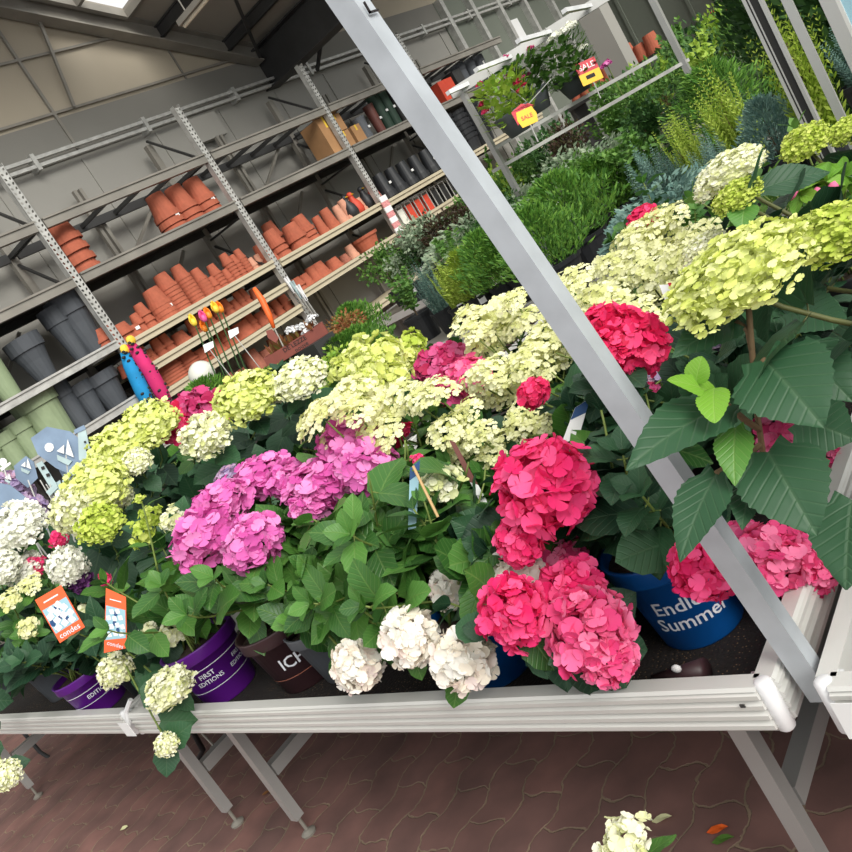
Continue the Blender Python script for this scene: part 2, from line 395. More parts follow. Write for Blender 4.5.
# ---------------------------------------------------------------- racks
XF=-9.2; XB=-10.15; UY=[2.85,5.585,8.33,10.98,13.7,16.4]
def perforated(y,z0,z1,parent):
    b=MB(); wd=.11; x=XF+.012; p=.06; n=int((z1-z0)/p)
    for i in range(n):
        zc=z0+(i+.5)*p
        for sy,tilt in ((-1,1),(1,-1)):
            yc=y+sy*wd/4; hw=wd/4; hz=p/2
            out=[(-hw,-hz),(0,-hz),(hw,-hz),(hw,0),(hw,hz),(0,hz),(-hw,hz),(-hw,0)]
            inn=[(-.010+tilt*.004,-.014),(0,-.016),(.010+tilt*.004,-.012),(.013,0),(.010-tilt*.004,.014),(0,.016),(-.010-tilt*.004,.012),(-.013,0)]
            vs=[(x,yc+a,zc+c) for a,c in out]+[(x,yc+a,zc+c) for a,c in inn]
            b.add(vs,[(k,(k+1)%8,8+(k+1)%8,8+k) for k in range(8)])
    b.box((XF-.07,y-wd/2,z0),(x,y-wd/2+.004,z1)); b.box((XF-.07,y+wd/2-.004,z0),(x,y+wd/2,z1))
    return b.build('upright','galvanised',parent)
LEV={0:[(3.77,'g'),(3.05,'g'),(2.2,'w'),(1.55,'w'),(.9,'w')],1:[(3.77,'g'),(3.05,'g'),(2.2,'w'),(1.55,'w'),(.9,'w')],2:[(3.77,'g'),(3.05,'g'),(2.13,'c'),(1.78,'c'),(1.42,'c'),(.85,'c')],
     3:[(3.77,'g'),(3.05,'g'),(2.09,'c'),(1.55,'c'),(.8,'c')],4:[(3.77,'g'),(3.05,'g'),(2.06,'c'),(1.55,'c'),(.8,'c')],5:[(3.77,'g'),(3.05,'g'),(2.06,'c'),(1.55,'c'),(.8,'c')]}
bayname=['leftmost storage rack bay with slate grey and sage green planters','storage rack bay of slate and sage planters beside the terracotta','storage rack bay with three cream shelves of terracotta pots, second tall stack bay',
 'storage rack bay with bulbous terracotta pots and cardboard boxes','storage rack bay behind the tall metal post with black pots','farthest storage rack bay with black buckets']
UT=[4.5]*7
rackparts={}
ends=[(.1,2.85),(2.85,5.585),(5.585,8.33),(8.33,10.98),(10.98,13.7),(13.7,16.9)]
for i,(y0,y1) in enumerate(ends):
    t=thing('storage_rack',bayname[i],'rack',(0,0,0),0,'storage racks along the wall')
    if i>=1 or True:
        perforated(y0,0.02,4.5,t)
        b=MB(); b.box((XB-.04,y0-.05,0),(XB+.04,y0+.05,4.4)); b.build('rear_upright','steel_grey',t)
        b=MB()
        for k in range(5): 
            z=.3+k*.85; b.bar((XF-.06,y0,z),(XB+.04,y0,z+.75),.03,.03); b.bar((XF-.06,y0,z),(XB+.04,y0,z),.03,.03)
        b.build('brace','steel_dark',t)
        b=MB(); ym=(y0+y1)/2; b.box((XB-.09,ym-.07,0),(XB-.03,ym-.02,4.2)); b.box((XB-.09,ym+.02,0),(XB-.03,ym+.07,4.2)); b.bar((XB-.03,ym+.1,2.2),(XB-.03,ym+.9,2.9),.04,.04); b.bar((XB-.03,ym+.1,3.1),(XB-.03,ym+1.0,3.7),.04,.04); b.build('wall_strut','steel_grey',t)
    for z,c in LEV[i]:
        mt={'g':'steel_grey','w':'galvanised','c':'beam_cream'}[c]
        h=.11 if c!='w' else .09
        b=MB(); b.box((XF-.05,y0+.06,z-h),(XF+.03,y1-.06,z)); 
        if c=='c': b.box((XF+.03,y0+.06,z-.045),(XF+.055,y1-.06,z-.003))
        if c!='c': b.box((XF+.0,y0+.06,z-.012),(XF+.05,y1-.06,z+.012))
        b.build('beam',mt,t)
        b=MB(); b.box((XB,y0+.06,z-h),(XB+.06,y1-.06,z)); b.build('rear_beam','steel_dark',t)
        if z<3.7:
            b=MB()
            b.box((XB,y0+.03,z-.02),(XF-.05,y1-.03,z-.002))
            b.build('deck','steel_dark' if c!='c' else 'beam_cream',t)
        else:
            for yy in np.arange(y0+.5,y1,.55): b=MB(); b.bar((XF-.05,yy,z-.05),(XB+.05,yy,z-.05),.05,.05); b.build('crossbar','steel_dark',t)
b=MB()
# ---------------------------------------------------------------- pots on the racks
def pot_prof(r,h,tr,rim=.22,rt=.06):
    """upright pot, r=top radius; tr=bottom ratio"""
    rb=r*tr; k=1-rim
    return [(0,0),(rb,0),(lerp(rb,r,k)*.97,h*k),(r*1.0,h*k),(r*1.03,h),(r*.92,h),(r*.90,h*k),(rb*.85,h*.05),(0,h*.05)]
potmesh={}
def pot_me(mat,inv=False,tr=.66,rim=.22,n=20):
    k=(mat,inv,tr,rim)
    if k not in potmesh:
        b=MB(); pr=pot_prof(.5,1.0,tr,rim)
        if inv: pr=[(r,1-z) for r,z in pr][::-1]
        b.lathe(pr,n); me=b.mesh('plant_pot',mat,False); potmesh[k]=me
    return potmesh[k]
ORD=['bottom','second from bottom','third from bottom','fourth from bottom','fifth from bottom','sixth from bottom','seventh from bottom','eighth from bottom','ninth from bottom','tenth from bottom','eleventh from bottom','twelfth from bottom']
def stack(px,py,lev,d,h,n,step,where,mat='terracotta',inv=True,tr=.66,dx=-.32,nm='terracotta_pot',adj='terracotta',rim=.22,label=False,lean=0):
    p=at_x(px,py,XF+dx)
    z=lev+.004
    for i in range(n):
        o=link(nm,pot_me(mat,inv,tr,rim)); o.scale=(d,d,h); o.location=(p.x,p.y,z+i*step); o.rotation_euler=(0,0,i*1.3+px)
        lb=f'{adj} pot {where}' if n==1 else f'{adj} pot, {ORD[i]} in {where}'
        tag(o,lb,'plant pot',f'{adj} pots on the rack shelves')
    if label:
        b=MB(); b.box((-.005,-.03,0),(.005,.03,.04)); o=b.build('price_sticker','label_white'); zz=z+h*.45; rr=d/2*(.87 if inv else .9)
        o.location=(p.x+rr+.012,p.y+.03,zz); tag(o,f'white sticker on {adj} pot {where}','sticker','price stickers on pots')
# shelf B
stack(80,262,3.05,.40,.36,4,.14,'standing alone on the second shelf, left')
stack(172,224,3.05,.36,.36,3,.10,'left of three on the second shelf',label=True)
stack(190,216,3.05,.36,.36,3,.10,'middle of three on the second shelf')
stack(207,207,3.05,.36,.36,3,.10,'right of three on the second shelf',label=True)
stack(198,205,3.05,.34,.36,2,.12,'behind the three on the second shelf',dx=-.68)
# bay 2 shelf 1
C=2.13
bays=[(99,337,.36,.16,3,.07,.8),(114,331,.40,.15,2,.09,.75),(128,333,.34,.15,1,.1,.8),(139,327,.16,.15,2,.12,.66),(147,322,.18,.17,3,.09,.66),(158,319,.14,.13,1,.1,.66),
 (163,313,.32,.26,4,.06,.66),(178,306,.27,.22,7,.055,.66),(193,297,.23,.2,8,.05,.66),(205,290,.2,.18,6,.045,.66),(213,286,.15,.14,2,.08,.66),(218,281,.17,.16,5,.05,.66),
 (226,277,.14,.14,3,.04,.66),(232,273,.17,.16,6,.05,.66),(238,270,.14,.14,5,.05,.66),(244,266,.15,.15,6,.045,.66)]
for i,(x,y,d,h,n,st,tr) in enumerate(bays): stack(x,y-3,C,d,h,n,st,f'{OW[i]} stack along the top cream shelf',tr=tr,label=(i in(6,2)))
for i,x in enumerate((252,258)): stack(x,263-4*i,C,.13,.13,2,.06,f'at the top cream shelf end, {"left" if i==0 else "right"}',mat='terracotta_pale',adj='pale clay')
for i,(x,d) in enumerate([(137,.16),(146,.17),(158,.17),(163,.15),(172,.17),(180,.17),(192,.26),(206,.15),(213,.15),(222,.17),(231,.17),(240,.17),(247,.15),(253,.15),(258,.14),(266,.14)]):
    y=384-.59*(x-150)-3; stack(x,y,1.78,d,.16,(2 if i%3 else 1),.07,f'{OW[i]} stack along the middle cream shelf')
for i,(x,d,h,n,st) in enumerate([(158,.26,.14,2,.06),(170,.44,.14,5,.04),(188,.36,.14,4,.04),(200,.3,.14,2,.06),(214,.34,.2,1,.1),(228,.3,.18,2,.1),(243,.36,.22,1,.1),(253,.2,.18,2,.1),(262,.22,.2,1,.1),(270,.18,.14,2,.1),(279,.16,.15,2,.08),(287,.18,.15,2,.08)]):
    y=389-.6*(x-158)-5; stack(x,y,1.42,d,h,n,st,f'{OW[i]} stack along the lower cream shelf',tr=.75)
for i,(x,y,d,h,n) in enumerate([(178,398,.3,.34,1),(190,392,.3,.3,1),(222,372,.36,.3,1),(236,366,.24,.26,1),(252,358,.3,.3,2),(263,349,.32,.3,1),(272,340,.24,.28,2)]):
    stack(x,y,.85,d,h,n,.1,f'{OW[i]} from the left on the bottom shelf',mat='terracotta_rough')
# bay 3
C=2.09
for i,(x,y,d,h,n,st,m,dx) in enumerate([(267,262,.2,.22,3,.06,'terracotta',-.3),(274,260,.2,.12,1,.06,'terracotta',-.22),(282,254,.28,.26,3,.09,'terracotta',-.3),(280,246,.28,.28,4,.1,'terracotta',-.6),(299,243,.34,.26,2,.12,'terracotta',-.25),(309,238,.32,.28,3,.08,'terracotta',-.4),
 (324,232,.19,.3,1,.1,'terracotta',-.3),(333,226,.24,.34,1,.1,'terracotta',-.3),(343,220,.19,.3,1,.1,'terracotta_pale',-.3),(350,216,.22,.34,1,.1,'terracotta_pale',-.3),(356,213,.2,.3,1,.1,'terracotta_pale',-.5),(362,209,.2,.24,1,.1,'terracotta_pale',-.3)]):
    stack(x,y,C,d,h,n,st,f'{OW[i]} stack along the upper shelf of the carton bay',mat=m,dx=dx,adj='terracotta' if m=='terracotta' else 'pale clay')
for i,(x,y,d,h,n,m) in enumerate([(295,285,.26,.14,2,'terracotta'),(302,279,.24,.2,1,'terracotta'),(310,273,.24,.24,1,'terracotta'),(318,273,.34,.24,1,'terracotta'),(331,264,.3,.18,1,'terracotta'),(342,258,.2,.14,1,'terracotta_rough'),(350,253,.2,.22,1,'terracotta_pale')]):
    stack(x,y-3,1.55,d,h,n,.07,f'{OW[i]} stack along the lower shelf of the carton bay',mat=m)
stack(366,243,1.55,.5,.22,1,.1,'broad bowl at the right of the lower shelf',inv=False,tr=.7)
# planters
def planter(px,py,lev,d,h,mat,where,tr=.6,inv=False,rim=.3,dx=-.35):
    d*=.84; h*=.88
    stack(px,py,lev,d,h,1,.1,where,mat=mat,inv=inv,tr=tr,dx=dx,nm='planter',adj='sage green planter' if 'sage' in mat else 'slate grey planter',rim=rim)
for a in [(16,402,2.2,.42,.98,'planter_sage','tall, at the left edge of the upper planter shelf',.62),(-12,415,2.2,.42,.9,'planter_sage','tall, cut by the left edge of the view',.62),(49,380,2.2,.5,.62,'planter_slate','squat, left on the upper planter shelf',.55),(84,360,2.2,.36,.8,'planter_slate','slim, middle of the upper planter shelf',.55),(98,352,2.2,.52,.86,'planter_slate','largest, right on the upper planter shelf',.62),
 (60,438,1.55,.62,.72,'planter_sage','broadest on the lower planter shelf',.75),(37,455,1.55,.36,.5,'planter_sage','small, left of the broad one on the lower planter shelf',.75),(20,464,1.55,.34,.46,'planter_sage','small, second from the left on the lower planter shelf',.75),(4,474,1.55,.34,.42,'planter_sage','small, leftmost on the lower planter shelf',.75),
 (83,425,1.55,.34,.66,'planter_slate','slim, left on the lower planter shelf',.72),(98,415,1.55,.36,.52,'planter_slate','middle of the lower planter shelf',.66),(118,405,1.55,.5,.5,'planter_slate','squat, right on the lower planter shelf',.66)]:
    x,y,l,d,h,m,wv,tr=a
    planter(x,y,l,d,h,m,wv,tr)
for i,(x,y) in enumerate([(128,443),(105,455),(150,430)]): planter(x,y,.9,.48,.46,'planter_slate',f'{OW[i]} from the left on the dark bottom shelf',.66)
# terracotta bowls behind the perforated upright
# bay 3 shelf B: boxes + tall dark planters
def box_thing(px,py,lev,sz,mat,label,dx=-.3,nm='cardboard_box',cat='box',rz=0):
    p=at_x(px,py,XF+dx); b=MB(); a,c,h=sz; b.box((-a/2,-c/2,0),(a/2,c/2,h*.985))
    t=thing(nm,label,cat,(p.x,p.y,lev+.004),rz); b.build('carton',mat,t)
    b=MB(); b.box((-a/2-.001,-.02,h*.985),(a/2+.001,.02,h*.99)); b.box((a/2,-.02,h*.7),(a/2+.002,.02,h*.99)); b.build('tape','tulip_yellow' if nm=='cardboard_box' else mat,t)
    return t
box_thing(330,150,3.05,(.4,.34,.62),'cardboard','tall brown cardboard box, left of the carton group on the rack')
box_thing(342,146,3.05,(.34,.28,.3),'cardboard','lower brown carton of the middle pair on the rack')
box_thing(342,146,3.36,(.34,.3,.28),'cardboard','upper brown carton of the middle pair on the rack')
box_thing(342,146,3.65,(.3,.26,.15),'cardboard','small open carton on top of the middle pair')
box_thing(355,140,3.05,(.3,.24,.32),'cardboard','light brown carton at the right of the carton group')
for i,(x,y,d,h,m) in enumerate([(366,135,.26,.42,'pot_grey'),(380,128,.2,.55,'tag_brown'),(388,125,.24,.7,'needle_dark'),(396,122,.24,.72,'needle_dark'),(404,118,.22,.66,'steel_black'),(412,114,.24,.7,'planter_slate')]):
    mm='planter_slate' if m in('needle_dark',) else m
    if m=='needle_dark':
        if 'planter_bottle' not in M: plain('planter_bottle',(36,62,48),.6)
        mm='planter_bottle'
    stack(x,y,3.05,d,h,1,.1,f'{OW[i]} of the tall dark row on the second shelf',mat=mm,inv=False,tr=.8,nm='tall_planter',adj={'pot_grey':'grey','tag_brown':'dark brown','planter_bottle':'bottle green','steel_black':'black','planter_slate':'slate'}[mm],rim=.1,label=True)
# bay 4/5 
for i in range(7):
    x=384+i*11.2; y=187-i*6.0; stack(x,y,2.08,.3,.44,1,.1,f'{OW[i]} in the row of tapered black pots',mat='pot_black',inv=True,tr=.6,nm='black_pot',adj='black',label=(i%2==0))
for i,(x,y,m) in enumerate([(345+7,212,'pot_black'),(357,208,'red_box'),(366,199,'pot_black'),(373,194,'red_box')]):
    p=at_x(x,y,XF-.25); t=thing('hen_figure',f'small {"red" if m=="red_box" else "black"} bird-shaped figure, {"first second third fourth".split()[i]} from the left','figure',(p.x,p.y,2.095),0)
    b=MB(); b.lathe([(0,0),(.1,0),(.12,.08),(.1,.18),(.05,.26),(.045,.3)],12); b.ball((0,0,.33),.055,n=6); b.build('body',m,t,True)
    b=MB(); b.tube([(.05,0,.33),(.1,0,.32)],[.012,.002],5); b.build('beak','sale_yellow',t)
for i in range(8):
    x=402+i*8.3; y=222-i*5.0; p=at_x(x,y,XF-.22); m='red_box' if i in(1,2,3) else ('glass_white' if i==0 else 'steel_black')
    t=thing('lantern',f'{"red" if m=="red_box" else ("white" if i==0 else "black")} framed lantern, {OW[i]} in the row under the black pots','lantern',(p.x,p.y,1.555),0,'lanterns on the cream shelf')
    b=MB(); b.box((-.08,-.08,0),(.08,.08,.28)); b.build('body',m,t)
    b=MB()
    for sx in (-1,1):
        for sy in (-1,1): b.bar((sx*.085,sy*.085,0),(sx*.085,sy*.085,.33),.015,.015)
    b.bar((-.09,-.09,.33),(.09,-.09,.33),.015,.015); b.bar((.09,-.09,.33),(.09,.09,.33),.015,.015); b.bar((.09,.09,.33),(-.09,.09,.33),.015,.015)
    b.build('frame','galvanised',t)
box_thing(447,99,3.05,(.3,.5,.42),'red_box','orange-red box on the second shelf right of the metal post',nm='red_box')
box_thing(459,90,3.05,(.3,.3,.5),'steel_dark','dark grey carton right of the orange-red box',nm='grey_box')
for i,(x,y) in enumerate([(467,85),(476,80),(484,74)]): stack(x,y,3.05,.3,.6,1,.1,f'{OW[i]} of the dark tubs past the red box',mat='planter_slate',inv=False,nm='tall_planter',adj='dark slate',tr=.8)
for i,(x,y) in enumerate([(458,150),(470,145),(483,137)]): stack(x,y,2.06,.46,.3,6,.1,f'{"left middle right".split()[i]} of the black bucket stacks',mat='pot_black',inv=False,nm='black_bucket',adj='black bucket',tr=.8)
# far rack of terracotta beyond the baskets
t=thing('pot_bench','long dark shelf of terracotta pots beyond the hanging baskets','shelf',(0,0,0))
b=MB(); b.box((-8.6,16.8,1.75),(-6.4,17.5,1.83)); b.build('shelf_board','steel_dark',t)
b=MB(); b.box((-8.6,16.85,0),(-8.5,17.45,1.75)); b.build('shelf_side','steel_dark',t)
b=MB(); b.box((-6.5,16.85,0),(-6.4,17.45,1.75)); b.build('shelf_side','steel_dark',t)
for i in range(8):
    o=link('terracotta_pot',pot_me('terracotta',True)); d=.3+.06*(i%3); o.scale=(d,d,d); o.location=(-8.4+i*.26,17.05,1.834); tag(o,f'terracotta pot, {OW[i]} from the left on the long dark shelf beyond the baskets','plant pot','pots on the far dark shelf')
# hanging goods on the uprights
for i,(px,py,l) in enumerate([(284,278,.5),(290,282,.55),(296,286,.5)]):
    p=at_x(px,py,XF+.08+.02*i); t=thing('pruning_shears',f'white and teal handled pruning tool hanging on the upright, {"upper middle lower".split()[i]}','tool',p)
    b=MB(); b.bar((0,0,0),(0,.02,-l*.5),.03,.02); b.bar((0,.05,0),(0,.03,-l*.5),.03,.02); b.build('handle','plastic_white' if i!=1 else 'metal_pale',t)
    b=MB(); b.bar((0,.02,-l*.5),(0,.03,-l),.012,.03); b.build('blade','galvanised',t)
for i in range(8):
    p=at_x(382+i*2.6,196+i*5.2,XF+.08); t=thing('seed_packet',f'pink and white packet hung on the third upright, {OW[i]} from the top','packet',p,0,'packets hung on the third upright')
    b=MB(); b.box((-.01,-.1,-.09),(.01,.08,.0)); b.build('packet','pack_pink' if i%2 else 'label_white',t); b=MB(); b.tube([(0,0,0),(.0,0,.05)],.004,4); b.build('hook','galvanised',t)
for nm,mt,pts in (('blue','fabric_blue',[(124,352),(136,378),(150,408)]),('magenta','fabric_pink',[(130,343),(150,372),(170,408)])):
    t=thing('patterned_gloves',f'{nm} and black patterned gloves bundled in a hanging strip on the upright','gloves',(0,0,0))
    q=[at_x(x,y,XF+.14+(.08 if nm=='magenta' else 0)) for x,y in pts]
    b=MB(); b.tube([q[0],lerp(q[0],q[1],.5),q[1],lerp(q[1],q[2],.5),q[2]],[.05,.085,.09,.09,.06],8); b.build('cloth',mt,t,True)
    b=MB(); rnd=random.Random(3)
    for k in range(26):
        u=k/26; a=lerp(q[0],q[1],u*2) if u<.5 else lerp(q[1],q[2],u*2-1)
        b.ball(a+Vector((.065,rnd.uniform(-.07,.07),rnd.uniform(-.03,.03))),.03,(.5,1,.6),4)
    b.build('pattern','steel_black',t)
    b=MB(); b.ball(q[0]+Vector((.05,0,.02)),.06,(.6,1,1),5); b.build('header_card','tulip_yellow',t)
# ---------------------------------------------------------------- flower meshes
def frame_of(n):
    n=n.normalized(); a=n.orthogonal().normalized(); return a,n.cross(a),n
def floret(b,c,n,r,rng,detail=2,np_=4,cup=.25,curl=0.,w=.62):
    a,bb,n=frame_of(n); th0=rng.uniform(0,PI)
    vs=[c-n*r*.05]; fs=[]
    for k in range(np_):
        th=th0+k*2*PI/np_+rng.uniform(-.12,.12); d=a*math.cos(th)+bb*math.sin(th); s=n.cross(d); L=r*rng.uniform(.88,1.1); cp=cup*rng.uniform(.4,1.5)
        i0=len(vs)
        if detail==2:
            for t,ww in ((.42,.62),(.78,1.0),(1.0,.62)):
                for u in (-1,0,1):
                    tt=t+(.0 if u==0 else -.04)
                    if t==1.0 and u==0: tt=1.03
                    vs.append(c+d*(L*tt)+s*(u*ww*w*r)+n*(r*(cp*t*t*.9+ .12*abs(u)*ww-curl*t**3)))
            fs+=[(0,i0,i0+1),(0,i0+1,i0+2),(i0,i0+3,i0+4,i0+1),(i0+1,i0+4,i0+5,i0+2),(i0+3,i0+6,i0+7,i0+4),(i0+4,i0+7,i0+8,i0+5)]
        else:
            for t,u in ((.55,-1),(1.0,-.55),(1.0,.55),(.55,1)):
                vs.append(c+d*(L*t)+s*(u*w*r)+n*(r*cp*t))
            fs+=[(0,i0,i0+1,i0+2),(0,i0+2,i0+3)]
    b.add(vs,fs)
def head_mesh(kind,seed,detail):
    rng=random.Random(seed*77+5); b=MB()
    ph=seed*1.7
    def bumpr(d): return 1+.16*noise.noise(d*2.3+Vector((ph,0,0)))+.08*noise.noise(d*5+Vector((0,ph,0)))
    if kind=='mop':
        n=150; 
        for shell,(R,nn) in enumerate(((.5,n),(.41,70))):
            for i in range(nn):
                z=1-2*(i+.5)/nn; 
                if z<-.72: continue
                a=i*2.39996+ph; rr=math.sqrt(max(0,1-z*z)); d=Vector((rr*math.cos(a),rr*math.sin(a),z)); d=(d+Vector([rng.gauss(0,.07) for _ in range(3)])).normalized()
                k=bumpr(d)*rng.uniform(.88,1.05)
                nn_=(d+Vector([rng.gauss(0,.48) for _ in range(3)])).normalized()
                floret(b,Vector((d.x,d.y,d.z))*R*k,nn_,rng.uniform(.105,.14),rng,detail,cup=.22)
    elif kind=='ann':
        n=900 if detail==2 else 420
        for i in range(n):
            z=1-2*(i+.5)/n
            if z<-.35: continue
            a=i*2.39996+ph; rr=math.sqrt(max(0,1-z*z)); d=Vector((rr*math.cos(a),rr*math.sin(a),z)); d=(d+Vector([rng.gauss(0,.05) for _ in range(3)])).normalized()
            k=bumpr(d)*rng.uniform(.84,1.07); nn_=(d+Vector([rng.gauss(0,.6) for _ in range(3)])).normalized()
            floret(b,d*.5*k,nn_,rng.uniform(.034,.055) if detail==2 else rng.uniform(.048,.07),rng,detail,cup=.4,w=.6)
        for i in range(420):
            d=Vector([rng.gauss(0,1) for _ in range(3)]).normalized(); d.z=abs(d.z)*.9-.2
            floret(b,d*rng.uniform(.34,.43),d.normalized(),.08,rng,1)
    elif kind=='pan':   # loose flat-topped panicle
        n=60
        for i in range(n):
            t=(i+.5)/n; a=i*2.39996+ph; r=.5*math.sqrt(t)*(1+.2*math.sin(3*a+ph)); z=.28*(1-t)+rng.uniform(-.07,.07)
            nn_=Vector((math.cos(a)*t*.8,math.sin(a)*t*.8,1))+Vector([rng.gauss(0,.35) for _ in range(3)])
            floret(b,Vector((r*math.cos(a),r*math.sin(a),z)),nn_,rng.uniform(.075,.11),rng,detail,cup=.15,w=.55)
    elif kind=='clu':   # knobbly cluster of rounded florets
        for i in range(90):
            d=Vector([rng.gauss(0,1) for _ in range(3)]).normalized(); d.z=abs(d.z)*.8
            k=rng.uniform(.3,.5); floret(b,Vector((d.x,d.y,d.z))*k*(1+.25*math.sin(5*d.x+ph)),(d+Vector([rng.gauss(0,.35) for _ in range(3)])),rng.uniform(.1,.15),rng,detail,cup=.3)
    return b.mesh(f'{kind}_flower_head','petal_pink',True)
HM={}
def head_me(kind,var,detail):
    k=(kind,var,detail)
    if k not in HM: HM[k]=head_mesh(kind,var,detail)
    return HM[k]
def add_head(parent,wpos,diam,flat,kind,mat,var,detail=1,tilt=None):
    o=link('flower_head',head_me(kind,var,detail),parent)
    o.material_slots[0].link='OBJECT'; o.material_slots[0].material=M[mat]
    o.location=wpos-parent.location; o.scale=(diam,diam,diam*flat)
    n=Vector(tilt) if tilt else Vector((0,0,1))
    q=n.to_track_quat('Z','Y'); o.rotation_euler=(q@Matrix.Rotation(var*1.1+wpos.x*7,3,'Z').to_quaternion()).to_euler()
    return o
# ---------------------------------------------------------------- leaves
CLEAR=[]  # leaves do not grow across blooms, tags and pot fronts: (pixel x, y, radius, distance)
RT=Matrix([[RM[i][j] for i in range(3)] for j in range(3)])
def blocked(q):
    v=RT@(q-Vector((0,0,H)))
    if v.z<.05: return False
    x=CX+F*v.x/v.z; y=CX-F*v.y/v.z
    for cx,cy,r,s_ in CLEAR:
        if v.z<s_ and (x-cx)**2+(y-cy)**2<r*r: return True
    return False
def leaf(b,base_,tip,nrm,wd,rng,kind='ov',rows=5,cols=3,droop=.15,fold=.12,serr=0,mi=0,wav=.03):
    base_=Vector(base_); tip=Vector(tip); ax=tip-base_; L=ax.length
    if L<1e-5: return
    d=ax/L; n=Vector(nrm); n=n-d*n.dot(d)
    if n.length<1e-4: n=d.orthogonal()
    n.normalize(); s=d.cross(n)
    vs=[];uv=[]
    tw=rng.uniform(-.2,.2); ph=rng.uniform(0,6)
    for i in range(rows+1):
        t=i/rows
        if kind=='ht': wp=(math.sin(PI*min(1,t*1.0)**.62)**.85 if 0<t<1 else 0); wp= .42 if i==0 else wp
        elif kind=='lan': wp=math.sin(PI*t**.9)**1.0 if 0<t<1 else 0
        else: wp=math.sin(PI*t**.8)**.62 if 0<t<1 else 0
        if i==rows: wp=.02
        if i==0 and kind!='ht': wp=.05
        tb=t
        for j in range(cols):
            u=(j/(cols-1))*2-1
            se=(serr*(1 if i%2 else -1)*(abs(u)>.9)) if 0<i<rows else 0
            w_=wp*wd*.5*(1+se)
            back=(-.10*L*abs(u) if (kind=='ht' and i==0) else 0)
            zz=-droop*L*(t*t)*1.0+droop*L*.25+fold*abs(u)*w_+wav*L*math.sin(ph+t*7+u*2)*abs(u)
            # arch: keep chord end points, sagging middle upward
            arch=droop*L*(t-t*t)*1.2
            p=base_+d*(L*tb+back+se*0.02*L)+s*(u*w_)+n*(arch+fold*abs(u)*w_+wav*L*math.sin(ph+t*8+u*3)*abs(u)+tw*u*w_*t)
            vs.append(p); uv.append((.5+.5*u*max(wp,.08),t))
    fs=[(i*cols+j,i*cols+j+1,(i+1)*cols+j+1,(i+1)*cols+j) for i in range(rows) for j in range(cols-1)]
    b.add(vs,fs,mi,uv)
def bez(p0,p1,p2,p3,n):
    return [p0*((1-t)**3)+p1*(3*t*(1-t)**2)+p2*(3*t*t*(1-t))+p3*t**3 for t in [i/(n-1) for i in range(n)]]
def grow(sb,lb,p0,p3,rng,L,W,kind,nodes=5,r0=.0035,start=.3,detail=0,rosette=True,side=None,mi=0,org=Vector((0,0,0))):
    d=p3-p0; up=Vector((0,0,d.length*.4))
    if d.z<.1: pts=bez(p0,p0+up*.9,p3+Vector((0,0,.06))-Vector((d.x,d.y,0))*.25,p3,9)
    else: pts=bez(p0,p0+up*.7+Vector((d.x,d.y,0))*.12,p3-Vector((d.x,d.y,0))*.18-up*.5,p3,9)
    if any(blocked(org+q) for q in pts[5:7]) and rosette: return
    sb.tube(pts,[r0*(1-.35*i/8) for i in range(9)],5)
    az=rng.uniform(0,PI)
    rows,cols=(7,5) if detail else (4,3)
    for k in range(nodes):
        t=start+(1-start)*(k+.6)/nodes if nodes>1 else .7
        t=min(t,.97); i=t*8; a=int(i); p=pts[a].lerp(pts[min(a+1,8)],i-a); tan=(pts[min(a+1,8)]-pts[max(a-1,0)]).normalized()
        x=tan.orthogonal().normalized(); y=tan.cross(x); az+=PI/2+rng.uniform(-.3,.3)
        for sgn in (0,PI):
            th=az+sgn+rng.uniform(-.25,.25); out=x*math.cos(th)+y*math.sin(th); lift=rng.uniform(.05,.7)-(.3*(1-t))
            dr=(out+tan*lift+Vector((0,0,-.12))).normalized(); l=L*rng.uniform(.7,1.15)*(1-.25*max(0,t-.7)/.3); w_=W*rng.uniform(.85,1.12)*l/L
            if blocked(org+p+dr*l*.6) or blocked(org+p+dr*l*1.05) or blocked(org+p+dr*l*.3): continue
            pet=p+dr*l*.14; sb.tube([p,pet],[.0016,.0013],4)
            n=(tan+Vector((0,0,.8))-out*.25)
            leaf(lb,pet,pet+dr*l,n,w_,rng,kind,rows,cols,droop=rng.uniform(.05,.35),fold=rng.uniform(.05,.25),serr=(.05 if detail else 0),mi=mi)
    if rosette:
        for k in range(4):
            th=az+k*PI/2; tan=(pts[8]-pts[7]).normalized(); x=tan.orthogonal().normalized(); y=tan.cross(x); dr=(x*math.cos(th)+y*math.sin(th)+tan*.9).normalized()
            if blocked(org+p3+dr*L*.3): continue
            leaf(lb,p3,p3+dr*L*.5,tan,W*.5,rng,kind,rows,cols,droop=.2,mi=mi)
POTS={}
def pot_thing(parent,mat,d,h,n=32,soilmat='root_soil'):
    b=MB(); r=d/2
    pr=[(0,0),(r*.70,0),(r*.72,.004),(r*.90,h*.80),(r*.96,h*.80),(r,h*.82),(r*1.0,h*.97),(r*1.02,h),(r*.95,h),(r*.93,h*.88)]
    b.lathe(pr,n); o=b.build('pot',mat,parent,True)
    b=MB(); b.lathe([(0,h*.9),(r*.5,h*.91),(r*.94,h*.88)],n); b.build('soil',soilmat,parent)
    return o
def rad(d,h): 
    r=d/2; return lambda z:(r*lerp(.72,.90,z/(h*.8)) if z<h*.8 else r*1.0)
ZB=.64
CNT=[0]; QUEUE=[]
